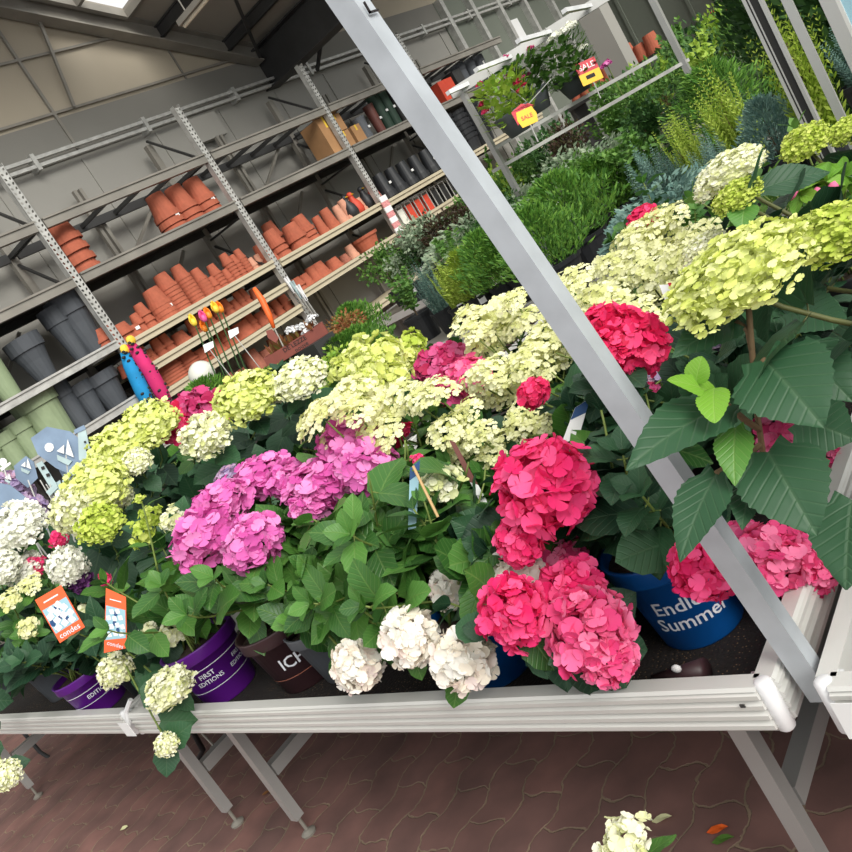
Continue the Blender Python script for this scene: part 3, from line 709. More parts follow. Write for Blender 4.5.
def hydrangea(label,pot,potmat,d,h,heads,nfill,spread,height,lmat='leaf_mac',L=.12,W=.075,kind='ov',detail=1,name='potted_hydrangea',group=None,seed=None,nodes=5,cat='hydrangea',soilmat='root_soil',stemmat='stem_green',fillz=None,lean=(0,0),hero=False,base_z=ZB,hd=None):
    CNT[0]+=1; rng=random.Random(seed if seed is not None else CNT[0]*13)
    P=Vector((pot[0],pot[1],base_z)); t=thing(name,label,cat,P,0,group)
    pot_thing(t,potmat,d,h,soilmat=soilmat)
    sb=MB(); lb=MB()
    hp=[]
    for i,hh in enumerate(heads):
        px,py,wpx,s,k,m,fl=hh[:7]; wp=at_s(px,py,s); diam=wpx*s/F; ti=hh[7] if len(hh)>7 else None
        out=Vector((wp.x-P.x,wp.y-P.y,0)); 
        if ti is None: ti=(out.x*.9+.1,out.y*.9-.15,.75) if k!='ann' else (out.x*.5,out.y*.5-.1,1.1)
        if k=='ann' and fl<.95: fl*=.82
        add_head(t,wp,diam,fl,k,m,(i+CNT[0])%3,2 if (detail and k!='ann') or (k=='ann' and hero) else 1,ti)
        hp.append((wp,diam*fl)); CLEAR.append((px,py,wpx*.44,s-.02))
    QUEUE.append((t,P,d,h,hp,nfill,spread,height,lmat,L,W,kind,detail,nodes,stemmat,lean,rng))
    return t
def growall():
  for (t,P,d,h,hp,nfill,spread,height,lmat,L,W,kind,detail,nodes,stemmat,lean,rng) in QUEUE:
    sb=MB(); lb=MB()
    top=Vector((0,0,h*.9))
    for wp,dm in hp:
        p0=top+Vector((rng.uniform(-.25,.25)*d,rng.uniform(-.25,.25)*d,0)); p3=wp-P-Vector((0,0,dm*.3))
        grow(sb,lb,p0,p3,rng,L,W,kind,nodes,detail=detail,rosette=False,start=.35,r0=.004,org=P)
    for i in range(nfill):
        a=rng.uniform(0,2*PI) if nfill<4 else (i+rng.random())*2*PI/nfill; rr=spread*math.sqrt(rng.uniform(.05,1)); 
        p3=Vector((lean[0]+rr*math.cos(a),lean[1]+rr*math.sin(a),h*.9+height*rng.uniform(.45,1)*(1-.35*(rr/spread)**2)))
        grow(sb,lb,top+Vector((rng.uniform(-.25,.25)*d,rng.uniform(-.25,.25)*d,0)),p3,rng,L,W,kind,nodes,detail=detail,start=.25,r0=.0035,org=P)
    sb.build('stems',stemmat,t,True)
    if lb.v: lb.build('foliage',lmat,t,True)
# ---------------------------------------------------------------- display tables
def rail_prof():  # (outward, z) grooved aluminium profile
    pts=[(.0,.61),(.012,.61)]
    z=.617
    for k in range(4): pts+=[(.014,z),(.022,z+.004),(.022,z+.012),(.014,z+.017)]; z+=.0195
    pts+=[(.02,.694),(.016,.70),(-.014,.70),(-.014,.61)]
    return pts
def table(x0,x1,y0,y1,label,legs_at,cap=True,group='aluminium display tables'):
    t=thing('display_table',label,'table',(x0,y0,0),0,group); X=x1-x0; Y=y1-y0
    pr=rail_prof(); k=len(pr)
    def ext(nm,fn,L):
        b=MB(); vs=[fn(0,o,z) for o,z in pr]+[fn(L,o,z) for o,z in pr]
        b.add(vs,[(i,(i+1)%k,k+(i+1)%k,k+i) for i in range(k)]+[tuple(range(k-1,-1,-1)),tuple(range(k,2*k))]); return b.build(nm,'rail_white',t)
    ext('front_rail',lambda a,o,z:(.02+a,.015-o,z),X-.04); ext('back_rail',lambda a,o,z:(.02+a,Y-.015+o,z),X-.04)
    ext('side_rail',lambda a,o,z:(.015-o,.02+a,z),Y-.04); ext('side_rail',lambda a,o,z:(X-.015+o,.02+a,z),Y-.04)
    for cx in (0.012,X-.012):
        for cy in (.012,Y-.012):
            b=MB(); b.lathe([(0,.607),(.010,.607),(.0145,.612),(.0145,.699),(.010,.703),(0,.703)],12,c=(cx,cy,0)); sx=1 if cx<.1 else -1; sy=1 if cy<.1 else -1; x_=sorted((cx,cx+sx*.024)); y_=sorted((cy,cy+sy*.024)); b.box((x_[0],y_[0],.611),(x_[1],y_[1],.6985)); b.build('corner_cap','plastic_white',t,True)
    b=MB(); b.box((.02,.02,.615),(X-.02,Y-.02,.625)); b.build('tray','steel_dark',t)
    b=MB(); n=14
    b.box((.03,.03,.6255),(X-.03,Y-.03,ZB)); b.build('soil_mat','soil',t)
    for lx in legs_at:
        for ly in (.165,Y-.165):
            b=MB(); b.box((lx-.018,ly-.018,.075),(lx+.018,ly+.018,.614)); b.build('leg','aluminium',t)
            b=MB(); b.tube([(lx,ly,.012),(lx,ly,.08)],.007,8); b.lathe([(0,0),(.026,0),(.028,.008),(.012,.018),(0,.02)],14,c=(lx,ly,0)); b.build('levelling_foot','steel_grey',t)
        b=MB(); b.box((lx-.019,.19,.24),(lx+.019,Y-.19,.285)); b.build('stretcher','aluminium',t)
    for lx in (legs_at[0]+.3,(legs_at[0]+legs_at[-1])/2,legs_at[-1]-.3):
        b=MB(); b.box((lx-.03,.03,.592),(lx+.03,Y-.03,.614)); b.build('crossbar','aluminium',t)
    return t
YF=.96
table(-2.87,-.645,YF,2.52,'long aluminium table at the front holding pink and white hydrangeas',[.215,2.02])
table(-5.42,-2.89,YF,2.52,'aluminium table at the left front, under the lime hydrangeas and orange tags',[.21,2.3])
table(-.575,1.66,YF-.005,2.52,'aluminium table in the right corner carrying the tall lime hydrangea',[.3,2.0])
table(-2.87,-.635,2.56,4.1,'back aluminium table under the cream panicle hydrangeas',[.215,2.0])
table(-5.42,-2.89,2.56,3.6,'back aluminium table on the left behind the lime hydrangeas',[.21,2.3])
table(-.575,1.66,2.56,4.1,'back aluminium table on the right behind the tall lime hydrangea',[.3,2.0])
# tall post
t=thing('display_post','tall square brushed metal post rising from the gap between the front tables','post',(-.6,1.005,0))
a0=at_y(814,671,1.005); a1=at_y(354,0,1.005); dd=(a1-a0); lo=a0-dd*((a0.z-.625)/dd.z); hi=a1+dd*((2.7-a1.z)/dd.z)
wl=(at_y(480,228,1.1)-at_y(488+0,200,1.1)).length; off=t.location
wf=.038; ws=.031
b=MB(); b.add([lo-off+Vector(v) for v in ((-wf,0,0),(0,0,0),(0,ws,0),(-wf,ws,0))]+[hi-off+Vector(v) for v in ((-wf,0,0),(0,0,0),(0,ws,0),(-wf,ws,0))],[(3,2,1,0),(4,5,6,7),(0,1,5,4),(1,2,6,5),(2,3,7,6),(3,0,4,7)])
b.build('post_tube','brushed_post',t)
b=MB(); q=at_y(362,6,1.005)-off+Vector((0.022,0,0))
b.box((q.x-.0225,q.y+.006,q.z-.012),(q.x-.0195,q.y+.026,q.z-.0095)); b.box((q.x-.0225,q.y+.006,q.z-.012),(q.x-.0195,q.y+.008,q.z+.004)); b.build('stamped_mark','ink',t)
# price tags on rails
def rail_tag(px,X,label):
    t=thing('rail_label',label,'label',(X,YF-.012,.665)); b=MB(); b.bar((-.035,-.016,-.008),(.035,-.016,-.008),.0015,.055); b.build('card','label_white',t)
    b=MB(); b.tube([(0,0,.0),(.02,.01,.045),(.06,.03,.075)],.008,6); b.build('clip','plastic_white',t)
rail_tag(0,-2.86,'white price card clipped on the front rail beside the hanging cream flower')
t=thing('corner_label','white label stuck on the front rail of the right corner table','label',(0,0,0))
b=MB(); b.box((-.55,YF-.0295,.625),(-.44,YF-.0285,.69)); b.build('card','label_white',t)
b=MB(); b.box((-.70,YF-.0095,.668),(-.692,YF-.0075,.674)); tag(b.build('rail_screw','steel_dark'),'small dark screw at the end of the front rail','screw')
# hose
q=[at_y(x,y,1.4) for x,y in ((18,728),(40,752),(70,770),(105,783),(140,788),(170,784),(192,770),(203,750),(204,728))]
q[0].z=.60; q[-1].z=.60
b=MB(); b.tube(q,.0125,8); tag(b.build('rubber_hose','rubber',None,True),'black rubber hose sagging in a loop under the left table','hose')
b=MB(); p=at_y(207,740,1.4); b.tube([(p.x,p.y,p.z+.04),(p.x+.02,p.y,p.z-.03)],.006,6); b.lathe([(0,0),(.022,.004),(.022,.012),(0,.016)],10,c=(p.x+.02,p.y,p.z-.045)); tag(b.build('spare_foot','steel_grey'),'grey threaded knob hanging under the table next to the hose','knob')
# floor debris
rg=random.Random(5)
for i,(x,y,m,l) in enumerate([(707,833,'orange','orange dead leaf on the paving near the right leg'),(712,843,'shrub_mid','green leaf scrap beside the orange dead leaf'),(652,822,'petal_pan','pale dried petal on the paving at the centre right'),(120,830,'petal_pan','pale dried petal on the paving at the left'),(262,795,'shrub_bronze','brown dry scrap between the left legs')]):
    p=at_z(x,y,.006); b=MB(); leaf(b,p,p+Vector((.05,.02,.004)),(0,0,1),.025,rg,'ov',4,3); tag(b.build('fallen_leaf',m),l,'leaf')
# ---------------------------------------------------------------- hydrangeas, front left
Z=at_z
def px_z(x,y,z=ZB): p=at_z(x,y,z); return (p.x,p.y)
G='potted hydrangeas on the display tables'
hydrangea('white snowball hydrangea at the far left edge in a dark grey pot',px_z(8,690),'planter_slate',.24,.2,
  [(15,528,62,3.3,'ann','petal_snow',.8),(-6,570,50,3.2,'ann','petal_snow',.8),(68,567,36,2.95,'ann','petal_snow',1.25),(22,568,40,3.3,'ann','petal_snow',.6),(6,775,30,2.75,'ann','petal_cream',.9)],11,.38,.42,'leaf_dark',.12,.10,'ht',group=G,seed=4)
tA=hydrangea('hydrangea in a mid grey pot of red mulch with green budding heads, left front',px_z(68,690),'pot_grey',.22,.18,
  [(28,628,22,3.1,'clu','petal_pan',.7),(8,600,22,3.1,'clu','petal_pan',.7),(30,585,24,3.2,'pan','petal_pan',.7),(88,610,18,3.0,'clu','petal_cream',.8)],9,.28,.3,'leaf_mac',.09,.06,'ov',group=G,soilmat='mulch',seed=8)
hydrangea('cream snowball hydrangea in a small purple pot partly behind the mulched pot',px_z(107,704),'pot_purple',.23,.17,
  [(117,671,36,2.7,'ann','petal_cream',.95)],11,.26,.34,'leaf_dark',.11,.09,'ht',group=G,seed=12)
hydrangea('white snowball hydrangea spilling over the front rail with a hanging cream head',px_z(160,690),'pot_black',.2,.15,
  [(170,688,50,2.42,'ann','petal_cream',.75),(167,745,24,2.3,'ann','petal_cream',1.0),(171,634,26,2.6,'clu','petal_cream',.9),(150,628,20,2.7,'clu','petal_cream',.8)],8,.25,.36,'leaf_dark',.11,.09,'ht',group=G,seed=15)
# lime snowballs
hydrangea('lime snowball hydrangea with bright green-yellow head in front of the metal garden stakes',px_z(120,600),'pot_black',.26,.22,
  [(95,487,66,3.0,'ann','petal_lime',.6),(76,512,46,2.95,'ann','petal_cream',1.1),(100,524,44,2.8,'ann','petal_green',.8),(118,497,30,3.1,'ann','petal_cream',.7),(150,515,22,2.7,'clu','petal_green',.8),(142,532,28,2.7,'clu','petal_green',.8)],14,.34,.44,'leaf_dark',.13,.11,'ht',group=G,seed=21)
hydrangea('lime snowball hydrangea behind, with two heads beside the patterned gloves',px_z(165,560),'pot_black',.26,.24,
  [(149,424,56,3.25,'ann','petal_lime',.7),(117,450,58,3.2,'ann','petal_lime',.7),(137,462,30,3.1,'ann','petal_cream',.7)],13,.36,.5,'leaf_dark',.13,.11,'ht',group=G,seed=22)
hydrangea('cream snowball hydrangea left of the lilac pink flowers',px_z(245,545),'pot_black',.26,.24,
  [(206,437,52,2.85,'ann','petal_cream',.9),(247,397,66,2.95,'ann','petal_lime',.72),(172,520,26,2.6,'clu','petal_cream',1.0)],13,.34,.5,'leaf_dark',.13,.11,'ht',group=G,seed=23)
hydrangea('cream white snowball hydrangea below the wooden lettered crate',px_z(330,500),'pot_black',.26,.24,
  [(300,379,54,2.9,'ann','petal_cream',.6),(277,390,36,3.0,'ann','petal_cream',.7)],11,.34,.5,'leaf_dark',.13,.11,'ht',group=G,seed=24)
hydrangea('deep rose hydrangea between the lime and cream snowballs',px_z(225,510),'pot_black',.24,.22,
  [(182,420,40,3.4,'mop','petal_red',.7),(203,413,46,3.4,'mop','petal_wine',.7),(176,427,34,3.35,'mop','petal_red',.7)],8,.28,.44,'leaf_mac',.11,.08,group=G,seed=25)
hydrangea('lavender hydrangea at the left edge beside the metal stakes',px_z(-10,610),'pot_black',.24,.2,
  [(8,495,44,3.9,'mop','petal_lav',.7),(28,512,34,3.8,'mop','petal_lav',.7)],8,.3,.4,'leaf_mac',.11,.08,group=G,seed=26)
hydrangea('plum and pink low hydrangea under the small white head at the left',px_z(80,640),'pot_black',.18,.14,
  [(58,540,18,3.1,'clu','petal_pink',.8),(34,565,20,3.3,'clu','petal_pink',.8),(80,580,22,3.0,'mop','petal_plum',1.2),(105,580,14,2.9,'clu','petal_pink',.8)],8,.3,.3,'leaf_mac',.1,.07,group=G,seed=27)
# magenta plant
tB=hydrangea('lilac pink mophead hydrangea in the dark brown lettered pot',px_z(313,672),'pot_brown',.25,.2,
  [(253,543,58,2.22,'mop','petal_magenta',.85),(205,538,66,2.32,'mop','petal_magenta',.8),(222,505,60,2.4,'mop','petal_magenta',.7),(262,477,56,2.5,'mop','petal_magenta',.7),(291,480,44,2.4,'mop','petal_magenta',.8),(318,488,66,2.25,'mop','petal_magenta',.7),(308,506,34,2.2,'mop','petal_magenta',.8),
   (352,446,62,2.3,'mop','petal_magenta',.85),(366,468,60,2.2,'mop','petal_magenta',.85),(326,446,18,2.3,'clu','petal_magenta',.8),(230,476,30,2.7,'mop','petal_lav',.6)],15,.34,.40,'leaf_mac',.125,.085,group=G,seed=31,detail=1,nodes=6)
tP=hydrangea('leafy hydrangea without open flowers in the large purple lettered pot',px_z(232,688),'pot_purple',.245,.20,[(140,500,14,2.6,'clu','petal_green',.8)],15,.3,.34,'leaf_mac',.11,.07,group=G,seed=32,nodes=5)
tG=hydrangea('white mophead hydrangea with three heads over the front rail, grey pot',px_z(352,664),'pot_grey',.22,.17,
  [(408,638,54,1.72,'mop','petal_white',1.0),(463,659,60,1.66,'mop','petal_white',1.0),(357,666,46,1.84,'mop','petal_white',1.1),(451,588,44,1.85,'mop','petal_white',.7)],9,.2,.26,'leaf_mac',.085,.062,group=G,seed=33,detail=1,lean=(.18,-.02))
# hero leaves over the rail
hydrangea('big leafed hydrangea with lime green new head at the middle of the front table',px_z(455,640),'pot_black',.24,.2,
  [(440,487,44,1.9,'clu','petal_cream',.8),(505,515,30,2.1,'mop','petal_plum',.8),(518,494,26,2.2,'mop','petal_white',.7)],17,.3,.36,'leaf_mac',.12,.085,group=G,seed=34,nodes=6)
hydrangea('leafy hydrangea standing behind the white mopheads, centre of the front table',px_z(405,600),'pot_black',.24,.2,[(418,460,14,2.0,'clu','petal_pink',.8)],17,.3,.32,'leaf_mac',.12,.085,group=G,seed=35,nodes=6)
# hot pink
hydrangea('hot pink mophead hydrangea in a blue pot with a tall column of pink heads',px_z(504,668),'pot_blue',.2,.17,
  [(546,486,92,1.5,'mop','petal_pink',.95),(520,542,46,1.52,'mop','petal_pink',.95),(515,612,64,1.45,'mop','petal_pink',1.15),(514,576,58,1.6,'mop','petal_white',.7),(562,562,50,1.62,'mop','petal_rose',.8)],11,.24,.32,'leaf_mac',.11,.08,group=G,seed=36,lean=(.08,.02))
hydrangea('pink mophead hydrangea drooping to the front rail in a rough grey pot',px_z(592,668),'root_soil',.17,.1,
  [(573,597,66,1.5,'mop','petal_pink',1.0),(590,632,80,1.42,'mop','petal_rose',1.0),(608,655,56,1.40,'mop','petal_rose',1.05)],6,.2,.26,'leaf_dark',.1,.075,group=G,seed=37)
tE=hydrangea('pink mophead hydrangea in the bright blue lettered pot at the right corner',px_z(703,622),'pot_blue',.225,.2,
  [(706,566,66,1.38,'mop','petal_pink',.9),(770,560,74,1.5,'mop','petal_rose',.8),(808,570,52,1.5,'mop','petal_rose',.8),(745,545,50,1.6,'mop','petal_rose',.8)],12,.26,.3,'leaf_dark',.11,.08,group=G,seed=38,lean=(-.12,.05),detail=1)
hydrangea('crimson pink mophead hydrangea right behind the tall metal post',px_z(660,500),'pot_black',.24,.2,
  [(606,330,52,1.72,'mop','petal_red',.9),(632,345,66,1.68,'mop','petal_red',.85),(610,350,44,1.66,'mop','petal_red',.9),(533,394,32,2.0,'mop','petal_red',.75),(405,435,28,2.4,'clu','petal_red',.8)],15,.3,.3,'leaf_dark',.13,.09,group=G,seed=39,detail=1,lean=(-.05,.05))
hydrangea('dark leafed hydrangea without flowers left of the metal post',px_z(600,590),'pot_black',.24,.2,[],20,.3,.2,'leaf_dark',.12,.085,group=G,seed=40,nodes=6)
hydrangea('pink hydrangea mostly hidden behind the big green leaves on the right',px_z(800,480),'pot_black',.24,.2,
  [(778,428,60,1.75,'mop','petal_rose',.6),(830,462,44,1.8,'mop','petal_rose',.7),(690,470,34,1.9,'mop','petal_wine',.8)],14,.32,.36,'leaf_dark',.12,.09,group=G,seed=41)
hydrangea('faded lilac hydrangea low behind the lime green new leaves',px_z(720,440),'pot_black',.22,.18,
  [(655,372,36,2.2,'mop','petal_lav',.6),(648,398,30,2.1,'mop','petal_wine',.6),(712,345,30,2.3,'mop','petal_lav',.6)],14,.32,.34,'leaf_mac',.1,.07,group=G,seed=42)
# wine & lime middle rows
hydrangea('wine red hydrangea amid the cream panicles in the middle',px_z(470,470),'pot_black',.24,.2,
  [(440,368,48,2.75,'mop','petal_wine',.6),(458,385,44,2.65,'mop','petal_wine',.6),(470,376,42,2.6,'mop','petal_rose',.6),(455,362,34,2.8,'mop','petal_wine',.6)],8,.3,.4,'leaf_mac',.1,.07,group=G,seed=43)
hydrangea('lime green clustered hydrangea below the grey nursery bench',px_z(395,490),'pot_black',.24,.2,
  [(362,357,40,2.8,'clu','petal_lime',.8),(385,355,42,2.8,'clu','petal_lime',.8),(402,362,36,2.9,'clu','petal_lime',.8),(365,385,44,2.6,'clu','petal_lime',.8),(395,378,36,2.7,'clu','petal_lime',.8),(345,370,30,2.8,'clu','petal_lime',.8),(372,368,40,2.7,'clu','petal_lime',.8),(412,345,30,3.0,'clu','petal_green',.8)],12,.34,.42,'leaf_pan',.09,.05,group=G,seed=44)
# cream panicles
pan=[('cream panicle hydrangea in front of the lime clusters',(385,540),2.25,[(320,412),(340,402),(360,412),(335,430),(352,392),(378,402),(312,424),(350,450),(372,432),(392,418),(400,398),(385,445)],.12),
 ('cream panicle hydrangea at the centre beside the white name tag',(520,540),2.2,[(450,428),(478,432),(500,440),(455,452),(470,412),(420,402),(436,392),(528,420),(545,425),(490,455),(515,432),(460,440)],.12),
 ('pale cream panicle hydrangea left of the metal post, upper row',(560,450),2.7,[(472,330),(486,322),(500,312),(516,302),(480,342),(498,336),(512,326),(528,318),(492,352),(470,318)],.13),
 ('pale cream panicle hydrangea left of the metal post, middle row',(570,480),2.45,[(480,378),(495,368),(512,375),(525,362),(540,350),(508,392),(525,388),(540,375),(552,362),(495,395),(545,338),(558,345)],.13),
 ('pale cream panicle hydrangea directly right of the metal post',(640,400),2.35,[(578,292),(592,300),(585,312),(600,315),(570,285),(612,305),(625,312),(655,332),(668,322),(640,318)],.12),
 ('pale cream panicle hydrangea in the second row right of the post',(700,380),2.75,[(600,280),(615,268),(632,262),(648,272),(628,285),(645,292),(665,290),(612,292),(660,275)],.13),
 ('pale cream panicle hydrangea in the back row right of the post',(700,330),3.1,[(625,238),(640,228),(655,222),(668,232),(650,242),(635,250),(660,250),(680,240),(672,222)],.14),
 ('pale cream panicle hydrangea nearest the big lime head',(740,380),2.55,[(680,262),(694,268),(675,280),(700,255),(690,285),(708,245),(715,252),(702,275),(694,240)],.13)]
for i,(lb,pp,s,hs,hd_) in enumerate(pan):
    rg=random.Random(i); hh=[]
    for k,(x,y) in enumerate(hs):
        hh.append((x+rg.uniform(-3,3),y+rg.uniform(-3,3),(hd_*F/s)*rg.uniform(.75,1.1),s+rg.uniform(-.12,.12),'pan','petal_pan',.85,(rg.uniform(-.2,.3),rg.uniform(-.6,-.1),.9)))
    c=sum((at_s(x,y,s) for x,y in hs),Vector())/len(hs)
    hydrangea(lb,(c.x-.02,c.y+.06),'pot_black',.24,.2,hh,12,.32,.32,'leaf_pan',.085,.042,'ov',group=G,seed=60+i,nodes=5)
hydrangea('red flowered hydrangea just behind the back cream panicles',px_z(690,290),'pot_black',.22,.18,[(643,217,28,3.6,'mop','petal_red',.5)],10,.25,.4,'leaf_mac',.1,.07,group=G,seed=80)
# filler greenery behind
for i,(x,y,lb) in enumerate([(300,545,'leafy hydrangea without flowers behind the lilac pink heads'),(350,560,'dark leafed hydrangea without flowers between the pink heads and the panicles'),(180,600,'leafy hydrangea without flowers over the small purple pot'),(740,500,'leafy hydrangea without flowers behind the blue lettered pot'),(640,560,'low leafy hydrangea behind the metal post'),(560,520,'leafy hydrangea without flowers behind the hot pink head'),(40,600,'leafy hydrangea without flowers behind the orange tags')]):
    hydrangea(lb,px_z(x,y),'pot_black',.24,.2,[],15,.3,.2,'leaf_mac' if i%2==0 else 'leaf_dark',.11,.08,'ov',group=G,seed=90+i)
# ---------------------------------------------------------------- hero plant, right
PP=(-.13,1.30)
tH=thing('potted_hydrangea','tall snowball hydrangea with a huge lime head and broad dark leaves, right front','hydrangea',(PP[0],PP[1],ZB),0,G)
pot_thing(tH,'pot_black',.27,.22)
HP=Vector((PP[0],PP[1],ZB)); rg=random.Random(7); sb=MB(); lb=MB()
hh=[(738,276,144,1.12,'petal_lime',.5,(-.05,-.12,.95)),(832,236,92,1.25,'petal_green',.55,(.1,-.15,.9)),(730,173,72,1.5,'petal_cream',.5,(-.05,-.12,1)),(738,197,48,1.42,'petal_green',.6,(0,-.15,1)),(806,143,48,1.75,'petal_green',.6,(0,-.3,.9)),(848,131,38,1.7,'petal_green',.6,(0,-.3,.9)),(706,250,46,1.5,'petal_cream',.6,(0,-.3,.9))]
for i,(x,y,wp,s,m,fl,ti) in enumerate(hh):
    CLEAR.append((x,y,wp*.42,s-.02)); p=at_s(x,y,s); dm=wp*s/F; add_head(tH,p,dm,fl,'ann',m,i%3,2,ti)
    grow(sb,lb,Vector((rg.uniform(-.05,.05),rg.uniform(-.05,.05),.2)),p-HP-Vector((0,0,dm*fl*.25)),rg,.13,.1,'ht',4,detail=1,rosette=False,start=.45,r0=.0055,org=HP)
for i in range(9):
    a=i*.7; grow(sb,lb,Vector((0,0,.2)),Vector((.26*math.cos(a)+.08,.22*math.sin(a)+.1,.3+.2*rg.random())),rg,.13,.1,'ht',4,detail=1,start=.3,r0=.004,org=HP)
sb.build('stems','stem_dark',tH,True); lb.build('foliage','leaf_dark',tH,True)
HL=[(765,360,824,428,1.10,1.02,.125,'leaf_dark'),(768,452,817,536,1.12,1.05,.115,'leaf_dark'),(736,322,672,358,1.16,1.12,.065,'leaf_dark'),(727,405,626,470,1.14,1.06,.085,'leaf_dark'),
 (735,428,735,486,1.12,1.08,.05,'leaf_mac'),(716,474,680,562,1.13,1.08,.07,'leaf_dark'),(800,350,853,402,1.2,1.14,.09,'leaf_dark'),(852,500,846,590,1.12,1.08,.10,'leaf_dark'),(800,420,856,440,1.25,1.2,.1,'leaf_dark'),
 (718,396,667,380,1.12,1.08,.03,'leaf_bright'),(714,388,715,423,1.1,1.05,.042,'leaf_bright'),(696,384,702,356,1.1,1.09,.034,'leaf_bright'),(752,480,742,530,1.15,1.1,.05,'leaf_dark'),(790,312,850,326,1.3,1.2,.08,'leaf_dark'),
 (790,300,826,286,1.3,1.3,.08,'leaf_dark'),(745,205,742,232,1.4,1.38,.05,'leaf_mac'),(760,190,830,172,1.5,1.5,.06,'leaf_dark')]
for i,(x0,y0,x1,y1,s0,s1,wd,m) in enumerate(HL):
    b=MB(); p0=at_s(x0,y0,s0)-HP; p1=at_s(x1,y1,s1)-HP; n=(Vector((0,0,H))-(HP+p0)).normalized()+Vector((0,0,.7))
    leaf(b,p0,p1,n,wd,rg,'ht' if m!='leaf_bright' else 'ov',22,9,droop=.22,fold=.14,serr=.035,wav=.012)
    o=b.build('leaf',m,tH,True)
    if m=='leaf_bright': o['label']='bright young green leaf'
b=MB(); 
for pts in ([(748,300,1.14),(752,350,1.15),(758,420,1.16),(770,500,1.2)],[(727,405,1.14),(745,420,1.15),(760,430,1.16)],[(765,360,1.1),(756,372,1.13),(754,390,1.15)],[(736,322,1.16),(748,330,1.15),(752,350,1.15)],[(716,474,1.13),(740,460,1.15),(760,445,1.16)]):
    b.tube([at_s(*p)-HP for p in pts],.0045,6)
b.build('main_stem','stem_brown',tH,True)
# pink-budded plant at the right edge
t=hydrangea('leafy shrub with pink buds at the right edge above the lime heads',px_z(880,330),'pot_black',.22,.2,[],16,.26,.46,'shrub_mid',.1,.04,'lan',name='potted_shrub',cat='shrub',seed=120,lean=(-.1,0))
for i,(x,y,x1,y1) in enumerate([(790,200,794,186),(812,196,822,190),(824,206,840,196),(828,188,838,186),(816,212,818,204)]):
    p=at_s(x,y,1.6); q=at_s(x1,y1,1.6); b=MB(); off=t.location
    b.tube([p-off,lerp(p,q,.3)-off,lerp(p,q,.7)-off,q-off],[.003,.009,.011,.004],7); b.build('flower_bud','petal_rose',t,True)
lb=MB(); rg=random.Random(44)
for cx_,cy_,k in ((800,194,9),(826,182,8),(845,176,7)):
    for j in range(k):
        a=j*2*PI/k+rg.uniform(-.3,.3); l=rg.uniform(26,38); p0=at_s(cx_,cy_,1.62)-t.location; p1=at_s(cx_+l*math.cos(a),cy_+l*.7*math.sin(a),1.62+rg.uniform(-.05,.07))-t.location
        leaf(lb,p0,p1,(-.1,-.8,.8),.028,rg,'lan',7,5,droop=.3,fold=.25)
o=lb.build('new_leaves','leaf_bright',t,True); o['label']='bright green young leaves'
b=MB()
for cx_,cy_ in ((800,194),(826,182),(845,176)): b.tube([Vector((0,0,.18)),(at_s(cx_,cy_,1.62)-t.location)*.5+Vector((0,0,.12)),at_s(cx_,cy_,1.62)-t.location],.003,5)
b.build('twigs','stem_green',t,True)
# bottom-edge bloom
fz=at_s(625,838,1.25); 
tq=hydrangea('cream green hydrangea standing on the paving, its head just in at the bottom edge',(fz.x+.02,fz.y-.1),'pot_black',.24,.2,
   [(626,842,58,1.25,'clu','petal_cream',.8)],2,.1,.1,'leaf_mac',.1,.07,group=None,seed=130,base_z=0.004)
# lettering on pots
def potof(t): return [c for c in t.children if c.name.startswith('pot')][0]
def pot_face(t):  # angle towards the camera
    return math.atan2(-t.location.y,-t.location.x)
def ring(t,z,rf,mat,w_=.0012,a0=-1.6,a1=1.6,tilt=0):
    f=pot_face(t); b=MB(); n=40; vs=[]
    for i in range(n+1):
        a=f+a0+(a1-a0)*i/n
        for zz in (z-w_,z+w_): r=rf(zz)+.0012; vs.append((r*math.cos(a),r*math.sin(a),zz))
    b.add(vs,[(2*i,2*i+2,2*i+3,2*i+1) for i in range(n)]); b.build('printed_line',mat,potof(t))
rf=rad(.245,.20); f=pot_face(tP)
ring(tP,.135,rf,'ink_white'); ring(tP,.062,rf,'ink_white')
text_round('FIRST',.022,'ink_white',potof(tP),f-.35,.112,rf); text_round('EDITIONS',.020,'ink_white',potof(tP),f-.35,.090,rf); text_round('FIRST',.018,'ink_white',potof(tP),f+.75,.112,rf); text_round('EDITIONS',.018,'ink_white',potof(tP),f+.75,.090,rf)
for t in list(COL.objects):
    if t.get('label','').startswith('cream snowball hydrangea in a small purple pot'):
        rf=rad(.23,.17); ring(t,.11,rf,'ink_white'); ring(t,.06,rf,'ink_white'); text_round('EDITIONS',.022,'ink_white',potof(t),pot_face(t)+.1,.086,rf)
rf=rad(.25,.20); f=pot_face(tB); text_round('ICH®',.05,'ink_white',potof(tB),f-.05,.10,rf); ring(tB,.055,rf,'terracotta_rough')
rf=rad(.225,.20); f=pot_face(tE); text_round('Endless',.042,'ink_white',potof(tE),f-.12,.105,rf); text_round('Summer',.042,'ink_white',potof(tE),f-.12,.066,rf)
CLEAR+=[(62,614,26,2.75),(112,598,11,2.6),(115,622,14,2.6),(116,642,12,2.6),(413,494,20,1.85),(470,472,16,1.95),(575,424,16,1.8),(668,292,8,1.6),(700,600,40,1.55),(735,620,40,1.5),(720,650,45,1.4),(665,655,26,1.4),(205,665,26,2.55),(228,662,30,2.5),(245,680,26,2.45),(292,668,22,2.3),(310,655,14,2.3),(64,690,22,3.4),(42,690,14,3.5),(88,690,16,3.2),(105,685,14,3.0),(130,696,14,3.0),(510,655,18,1.7),
 (300,692,22,2.1),(620,672,16,1.35),(30,490,26,3.7),(60,470,28,3.7),(85,450,18,3.7),(62,510,18,3.65),(360,690,12,1.9),(735,330,26,1.3),(430,640,8,1.7)]
